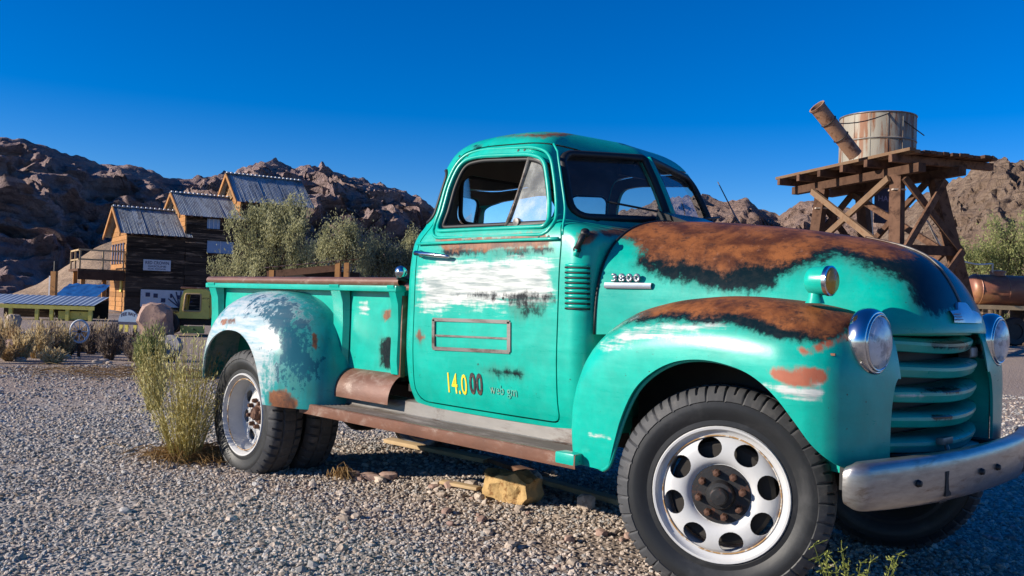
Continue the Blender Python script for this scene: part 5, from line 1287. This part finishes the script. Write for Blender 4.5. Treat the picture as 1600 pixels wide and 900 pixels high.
# long yellow shed with blue roof
x, y, z = gp_(70, 34); sd = empty('open_shed', (x, y, z), YAW+R(10)); tag(sd, 'low open shed with a pale blue metal roof and yellow posts', 'shed')
zt = at_depth(70, 466, 34)[2]-z
rr1 = []
for j in range(41):
    xx = -2.1+4.0*j/40; rr1.append([(xx, -.5, zt-.22+.012*math.cos(j*math.pi)-.10*(xx < -1.4)*(-1.4-xx)), (xx, 1.6, zt+.10+.012*math.cos(j*math.pi))])
MB().grid(rr1).build('roof', M['blue_roof'], sd); MB().box((-.05, -.48, zt-.32), (3.9, .06, .14)).build('fascia', M['yellow_green'], sd)
for xx in (-1.9, -1.0, -.1, .4, .95, 1.75): MB().box((xx, -.42, zt/2-.2), (.12, .12, zt-.3)).build('post', M['yellow_green'], sd)
MB().box((0, 1.5, zt/2), (3.8, .06, zt-.1)).build('back_wall', M['wood_dark'], sd); MB().box((1.2, -.30, zt*.5-.2), (1.2, .05, zt-.5)).build('side_panel', M['yellow_green'], sd)
# blue tarp roof behind
x, y, z = gp_(122, 42); tp = empty('tarp_shelter', (x, y, z), YAW+R(5)); tag(tp, 'shelter under a bright blue tarpaulin by the balcony', 'shelter'); za_, zb_ = at_depth(122, 463, 42)[2]-z, at_depth(122, 443, 42)[2]-z
rows = [[(-.95+1.9*i/16, -.3+1.8*j/8, za_+(zb_-za_)*j/8+.06*mnoise.noise(Vector((i*.5, j*.5, 1)))) for j in range(9)] for i in range(17)]
MB().grid(rows).build('tarpaulin', M['blue_tarp'], tp, smooth=True)
for xx in (-.85, .85):
    MB().box((xx, -.2, za_/2-.05), (.1, .1, za_-.1)).build('post', M['wood_weathered'], tp); MB().box((xx, 1.4, zb_/2-.05), (.1, .1, zb_-.1)).build('post', M['wood_weathered'], tp)
x, y, z = gp_(84, 40); ps = empty('timber_post', (x, y, z), YAW); tag(ps, 'tall orange timber post with a dark pipe beside the blue tarpaulin', 'post'); zt = at_depth(84, 424, 40)[2]-z
MB().box((0, 0, zt/2), (.22, .22, zt)).build('post', M['wood_orange'], ps); MB().box((-.18, 0, zt/2-.1), (.07, .07, zt-.2)).build('side_post', M['sign_white'], ps); MB().tube([(.02, 0, zt), (.02, 0, zt+.45)], .06, 8).build('pipe', M['black'], ps)
# rusty lean-to behind the bed
x, y, z = gp_(480, 22); ls = empty('rusty_shed', (x, y, z), YAW+R(-6)); tag(ls, 'low rusty shed with a sloping metal roof behind the truck bed', 'shed')
zl = at_depth(420, 419, 22)[2]-z; zr_ = at_depth(540, 408, 22)[2]-z
rows = [[(-1.05+1.95*i/20, -.2+1.6*j, zl+(zr_-zl)*i/20+.012*math.cos(i*math.pi)+.12*j) for j in (0, 1)] for i in range(21)]
MB().grid(rows).build('roof', M['roof_rust'], ls); MB().box((-.05, -.12, (zl+zr_)/2-.16), (1.85, .05, .16), 0, 0, -math.atan2(zr_-zl, 1.95)).build('fascia', M['wood_weathered'], ls)
for xx, zz in ((-.85, zl), (.78, zr_), (1.0, zr_)): MB().box((xx, -.1, zz/2-.02), (.12, .12, zz-.05)).build('post', M['wood_orange'], ls)
MB().box((0, 1.2, zl/2), (1.9, .05, zl)).build('back_wall', M['undercarriage'], ls)
# ================================================================== small things in front of the mill
x, y, z = gp_(203, 26); rs = empty('round_sign', (x, y, z), YAW); tag(rs, 'small half-round painted sign on yellow legs beside the pink boulder', 'sign'); zc_ = at_depth(203, 503, 26)[2]-z
ou = [(-.28, 0)]+[(.28*math.cos(a), .33*math.sin(a)+.02) for a in np.linspace(math.pi, 0, 18)]+[(.28, 0)]
m = MB().prism([(p, q+zc_) for p, q in ou], 1, -.03, .03).build('sign_board', M['sign_blue'], rs, fix=True)
me = text_mesh('FEE BAY', .13, .004)
co = np.array([v.co[:] for v in me.vertices]); mn, mx = co.min(0), co.max(0)
for v in me.vertices: v.co = (((v.co.x-mn[0])/(mx[0]-mn[0])-.5)*.42, -.034, zc_+.13+(v.co.y-mn[1])+.06*math.cos(((v.co.x-mn[0])/(mx[0]-mn[0])-.5)*3))
link('sign_lettering', me, M['sign_ink'], rs)
MB().box((0, 0, zc_-.04), (.58, .06, .08)).build('sign_rail', M['sign_ink'], rs)
for xx in (-.2, -.05, .2): MB().box((xx, 0, (zc_-.08)/2), (.09, .05, zc_-.08)).build('sign_leg', M['yellow_green'], rs)
def bigrock(px, py, depth, dims, mat, label, seed, cat='boulder', name='boulder', rough=.5):
    x, y, z = gp_(px, depth); o = link(name, rock_mesh(seed, *dims, 3, rough), M[mat], None, angle=30); o.location = (x, y, z+dims[2]*.6); o.rotation_euler[2] = YAW; tag(o, label, cat)
bigrock(246, 500, 24, (.50, .45, .62), 'pink_rock', 'large pointed pink boulder between the round sign and the yellow truck', 3.3)
bigrock(50, 540, 16, (.19, .16, .30), 'stump', 'bleached white rock standing among the dry bushes', 8.1)
bigrock(20, 500, 18, (.22, .2, .45), 'pale_rock', 'tan rock behind the bleached white rock', 9.7)
bigrock(25, 555, 15, (.22, .2, .2), 'pink_rock', 'low brown rock in front of the bleached white rock', 4.6)
x, y, z = gp_(271, 15); o = MB().lathe([(0, -.06), (.17, -.06), (.185, -.045), (.185, .045), (.17, .06), (0, .06)], (0, 0, 0), (0, 1, 0), 28).build('millstone', M['stone_grey'], None, angle=40); o.location = (x, y, max(z+.18, at_depth(271, 541, 15)[2])); o.rotation_euler = (-.1, 0, YAW-.1); tag(o, 'round grey millstone propped behind the yellow brush', 'millstone')
MB().box((0, .02, -.25), (.12, .10, .30)).build('prop', M['wood_weathered'], o)
# wagon wheel
x, y, z = gp_(127, 15.5); wz = at_depth(127, 518, 15.5)[2]; ww = empty('wagon_wheel', (x, y, wz), YAW+.4); tag(ww, 'small white spoked wagon wheel among the twiggy bushes', 'wheel')
rw_ = .19; MB().tube([(rw_*.75*math.cos(a), 0, rw_*math.sin(a)) for a in np.linspace(0, 2*math.pi, 28, endpoint=False)], .018, 6, True).build('rim', M['sign_white'], ww, smooth=True)
MB().lathe([(0, -.03), (.03, -.03), (.03, .03), (0, .03)], (0, 0, 0), (0, 1, 0), 10).build('hub', M['wood_weathered'], ww)
for k in range(8): a = k*math.pi/4; MB().tube([(0, 0, 0), (rw_*.75*math.cos(a), 0, rw_*math.sin(a))], .008, 5).build('spoke', M['sign_white'], ww)
MB().bar((0, .03, -.2), (0, .03, z-wz), .05).build('stake', M['wood_weathered'], ww)
# ================================================================== old yellow truck in the background
x, y, z = gp_(303, 25); ot = empty('old_truck', (x, y, z), YAW+R(14)); tag(ot, 'derelict yellow-green truck cab parked before the mill', 'truck'); k_ = 25/FPX
def oz(py): return at_depth(303, py, 25)[2]-z
zt, zm, zb = oz(452), oz(497), oz(530)
prof = [(-.42, zm), (-.42, zm+.12), (-.30, zm+.16), (-.27, zm+.55), (-.20, zt-.04), (-.08, zt), (.38, zt+.01), (.46, zt-.05), (.48, zm)]
cb = boolean(MB().prism(prof, 1, -.55, .75).mesh('c', True), [prism(roundpoly([(-.20, zm+.20), (.24, zm+.20), (.24, zt-.13), (-.15, zt-.13)], .04), 1, -1, 1.2), MB().box((.12, .1, (zm+zt)/2), (.66, 1.16, zt-zm-.12)).mesh('c', True)])
cb.materials.clear(); cbo = link('cab', cb, M['yellow_green'], ot, angle=30)
MB().tube([(xx, -.56, zz) for xx, zz in roundpoly([(-.20, zm+.20), (.24, zm+.20), (.24, zt-.13), (-.15, zt-.13)], .04)], .02, 6, True).build('window_frame', M['wood_tan'], cbo)
MB().box((.02, .1, zt+.03), (.62, 1.2, .05)).build('roof', M['rust_pale'], cbo, bevel=.015)
MB().box((.52, .1, (zm+zt)/2-.05), (.10, 1.25, zt-zm-.15)).build('cab_corner', M['yellow_green'], cbo, bevel=.03)
MB().box((.0, .1, zm-.10), (1.3, 1.1, .16)).build('chassis', M['undercarriage'], ot); MB().box((.05, -.5, zm-.30), (.62, .05, .20)).build('step_box', M['yellow_green'], ot, bevel=.01)
MB().box((-.55, .1, zm+.02), (.5, .9, .10)).build('hood', M['yellow_green'], ot, bevel=.03); MB().box((1.4, .1, zm-.05), (1.5, 1.3, .08)).build('flat_bed', M['wood_dark'], ot)
for xx, yy in ((-.62, -.5), (1.2, -.5), (-.62, .7), (1.2, .7)):
    wv = MB().lathe([(0, -.08), (.10, -.09), (.12, -.10), (.3, -.10), (.34, -.06), (.34, .06), (.3, .10), (0, .10)], (xx, yy, .34), (0, 1, 0), 24).build('wheel', M['rubber'], ot, angle=40)
# ================================================================== water tower
TN = at_depth(1423, 237, 20); TE1 = -.28*RH+.96*FH; TE2 = .96*RH+.28*FH
def tw(u, v, z=0): p = TN+TE1*u+TE2*v; return (p[0], p[1], z)
PZ = TN[2]; tc = tw(2.6, 1.15); tz0 = ground_z(tc[0], tc[1])
tower = empty('water_tower', (tc[0], tc[1], tz0)); tag(tower, 'timber water tower with splayed braced legs and a plank platform', 'tower')
def tl(u, v, z): p = tw(u, v, z); return (p[0]-tc[0], p[1]-tc[1], z-tz0)
for i in range(15):
    v0 = -.05+i*.17; ex0, ex1 = rnd.uniform(-.12, .05), rnd.uniform(-.05, .15)
    MB().bar(tl(-.0+ex0, v0, PZ+.02+rnd.uniform(-.01, .02)), tl(5.2+ex1, v0, PZ+.02+rnd.uniform(-.01, .02)), .15, .07).build('deck_plank', M['wood_sunbleached' if i < 2 else 'wood_weathered'], tower)
for u in (.35, 1.2, 2.1, 3.0, 3.9, 4.8): MB().bar(tl(u, -.25, PZ-.11), tl(u, 2.55, PZ-.11), .12, .17).build('joist', M['wood_weathered'], tower)
for v_ in (.4, 1.5): MB().bar(tl(.1, v_, PZ-.30), tl(5.0, v_, PZ-.30), .20, .20).build('beam', M['wood_weathered'], tower)
legs = {}
for nm, (u, v_), (du, dv) in (('near', (.9, .4), (-.25, -.15)), ('left', (3.75, .4), (.35, -.3)), ('right', (.9, 1.45), (-.1, 1.35)), ('far', (3.75, 1.6), (.4, .9))):
    top = np.array(tl(u, v_, PZ-.38)); b_ = tw(u+du, v_+dv); gz = ground_z(b_[0], b_[1]); bot = np.array(tl(u+du, v_+dv, gz-.1)); legs[nm] = (top, bot)
    MB().bar(top, bot, .26, .26).build('leg', M['wood_weathered'], tower)
def lg(nm, t): a, b = legs[nm]; return a+(b-a)*t
for a, b in (('near', 'left'), ('near', 'right'), ('left', 'far'), ('right', 'far')):
    off = Vector(TE1)*-.16 if (a, b) == ('near', 'right') else Vector(TE2)*-.16
    wm = M['wood_sunbleached'] if (a, b) == ('near', 'left') else M['wood_weathered']
    for t in (.40,):
        MB().bar(Vector(lg(a, t))+off, Vector(lg(b, t))+off, .10, .22).build('girt', wm, tower)
    MB().bar(Vector(lg(a, .02))+off*1.5, Vector(lg(b, .40))+off*1.5, .08, .15).build('brace', wm, tower)
    MB().bar(Vector(lg(b, .02))+off*1.9, Vector(lg(a, .40))+off*1.9, .08, .15).build('brace', wm, tower)
    MB().bar(Vector(lg(a, .40))+off*1.5, Vector(lg(b, .85))+off*1.5, .08, .15).build('brace', wm, tower)
    MB().bar(Vector(lg(b, .40))+off*1.9, Vector(lg(a, .85))+off*1.9, .08, .15).build('brace', wm, tower)
for nm, t in (('near', .08), ('left', .12)):
    p = Vector(lg(nm, t)); MB().box(p, (.30, .30, .035), YAW).build('leg_band', M['pale_rock'], tower)
# tank
tk = tw(2.6, 1.15, PZ+.06); tank = empty('water_tank', tk, 0); tag(tank, 'round galvanised water tank with rust streaks on the tower platform', 'tank')
tr_ = .90; MB().lathe([(tr_-.02, 1.26), (tr_, 1.27), (tr_, .66), (tr_+.012, .64), (tr_+.012, .60), (tr_, .58), (tr_, .02), (0, .02)], (0, 0, 0), (0, 0, 1), 48).build('shell', M['tank_metal'], tank, angle=30)
MB().lathe([(tr_-.03, 1.20), (tr_-.03, .5), (0, .5)], (0, 0, 0), (0, 0, 1), 48).build('lining', M['undercarriage'], tank)
for z in (1.26, .62): MB().tube([((tr_+.01)*math.cos(a), (tr_+.01)*math.sin(a), z) for a in np.linspace(0, 2*math.pi, 48, endpoint=False)], .018, 6, True).build('hoop', M['worn_steel'], tank, smooth=True)
for k in range(14):
    a = 2*math.pi*k/14; MB().box(((tr_+.004)*math.cos(a), (tr_+.004)*math.sin(a), .64), (.012, .035, 1.20), a).build('seam_strip', M['tank_metal'], tank)
pA = at_depth(1334, 250, 21.3); pB = at_depth(1276, 166, 21.0); A_, B_ = Vector(pA), Vector(pB); A_.z = max(A_.z, PZ+.15)
sp = empty('spout_pipe', tuple(A_)); tag(sp, 'rusty filling spout pipe leaning out from the water tank', 'pipe'); dd = B_-A_; L_ = dd.length
MB().lathe([(.17, -.05), (.175, L_*.5), (.18, L_*.97), (.195, L_*.97), (.20, L_), (.16, L_), (.155, L_*.7), (0, L_*.7)], (0, 0, 0), dd, 24).build('pipe', M['pipe_rust'], sp, angle=35)
for t in (.35, .68): MB().tube([dd*t+(dd.orthogonal().normalized()*math.cos(a)+dd.normalized().cross(dd.orthogonal().normalized())*math.sin(a))*.186 for a in np.linspace(0, 2*math.pi, 24, endpoint=False)], .012, 5, True).build('pipe_band', M['black'], sp)
q0, q1 = B_.lerp(A_, .36)-A_, Vector(tk)+Vector((0, 0, 1.25))-A_-Vector(FH)*.85
MB().tube([q0.lerp(q1, t)+Vector((0, 0, -.10*math.sin(math.pi*t))) for t in np.linspace(0, 1, 8)], .014, 5).tube([q1+Vector(RH)*t*.8+Vector((0, 0, -t*.55)) for t in np.linspace(0, 1, 5)], .014, 5).build('chain', M['black'], sp)
# sign in the tower
x, y, z = gp_(1384, 24.6); zc_ = at_depth(1384, 322, 24.6)[2]; ts = empty('hanging_sign', (x, y, zc_), YAW+.2); tag(ts, 'dark purple lettered sign hanging under the water tower platform', 'sign')
MB().box((0, 0, 0), (.80, .05, .95)).build('sign_board', M['sign_dark'], ts)
for tx, zz in (('HAND', .12), ('REST', -.28)):
    me = text_mesh(tx, .26, .006); co = np.array([v.co[:] for v in me.vertices]); mn, mx = co.min(0), co.max(0)
    for v in me.vertices: v.co = (((v.co.x-mn[0])/(mx[0]-mn[0])-.5)*.64, -.03, zz+(v.co.y-mn[1])*.8)
    link('sign_lettering', me, M['sign_faint'], ts)
for xx in (-.44, .1): MB().bar((xx, .03, -.8), (xx-.1, .03, .9), .05).build('sign_hanger', M['sign_white'], ts)
# ================================================================== rusty tank trailer
x, y, z = gp_(1575, 26); tt = empty('rusty_tank', (x, y, z), YAW+R(4)); tag(tt, 'long rust-red cylindrical tank on a timber cradle with an old wheel', 'tank')
zc_ = at_depth(1575, 455, 26)[2]-z; rt = .45
MB().lathe([(0, -1.22), (.25, -1.20), (.38, -1.15), (rt, -1.04), (rt, 1.9), (.3, 2.0), (0, 2.02)], (0, 0, zc_), (1, 0, 0), 40).build('shell', M['tank_rust'], tt, smooth=True)
for xx in (-1.0, -.2, .6, 1.4): MB().tube([(xx, (rt+.004)*math.cos(a), zc_+(rt+.004)*math.sin(a)) for a in np.linspace(0, 2*math.pi, 36, endpoint=False)], .012, 5, True).build('weld_band', M['tank_rust'], tt)
hp = MB().lathe([(.20, 0), (.20, .10), (.22, .10), (.22, .14), (.08, .17), (0, .17)], (-.32, 0, zc_+rt-.03), (0, 0, 1), 20).build('hatch', M['tank_rust'], tt, angle=40); MB().lathe([(.15, 0), (.15, .12), (0, .12)], (1.0, 0, zc_+rt-.02), (0, 0, 1), 16).build('hatch', M['tank_rust'], tt)
for yy in (-.3, .3): MB().box((.35, yy, zc_-rt-.03), (3.0, .12, .12)).build('cradle_beam', M['wood_tan'], tt)
for xx in (-.9, .4, 1.7):
    MB().box((xx, 0, (zc_-rt-.09)/2), (.14, .8, zc_-rt-.09)).build('cradle_support', M['wood_dark'], tt)
MB().lathe([(0, -.05), (.22, -.05), (.22, -.08), (.36, -.10), (.40, -.05), (.40, .05), (.36, .10), (0, .10)], (-.15, -.55, .40), (0, 1, 0), 28).build('wheel', M['rubber'], tt, angle=45)
# rope from the tower to the tank
a = Vector(at_depth(1449, 345, 21.2)); b = Vector((x, y, z)) + Vector((0, 0, zc_+rt+.25)); b = Vector(at_depth(1551, 412, 25.8)); c = Vector(at_depth(1478, 395, 22.5)); d = Vector(at_depth(1520, 412, 24.5))
cp = [a, c, d, b]; pts = []
for i in range(3):
    p0, p1, p2, p3 = cp[max(0, i-1)], cp[i], cp[i+1], cp[min(3, i+2)]
    for t in np.linspace(0, 1, 8, endpoint=False): pts.append(.5*((2*p1)+(p2-p0)*t+(2*p0-5*p1+4*p2-p3)*t*t+(3*p1-p0-3*p2+p3)*t**3))
o = MB().tube(pts+[b, b+Vector((0, 0, -.25))], .022, 6).build('rope', M['rope'], None, smooth=True); tag(o, 'white rope sagging from the water tower to the rusty tank', 'rope')
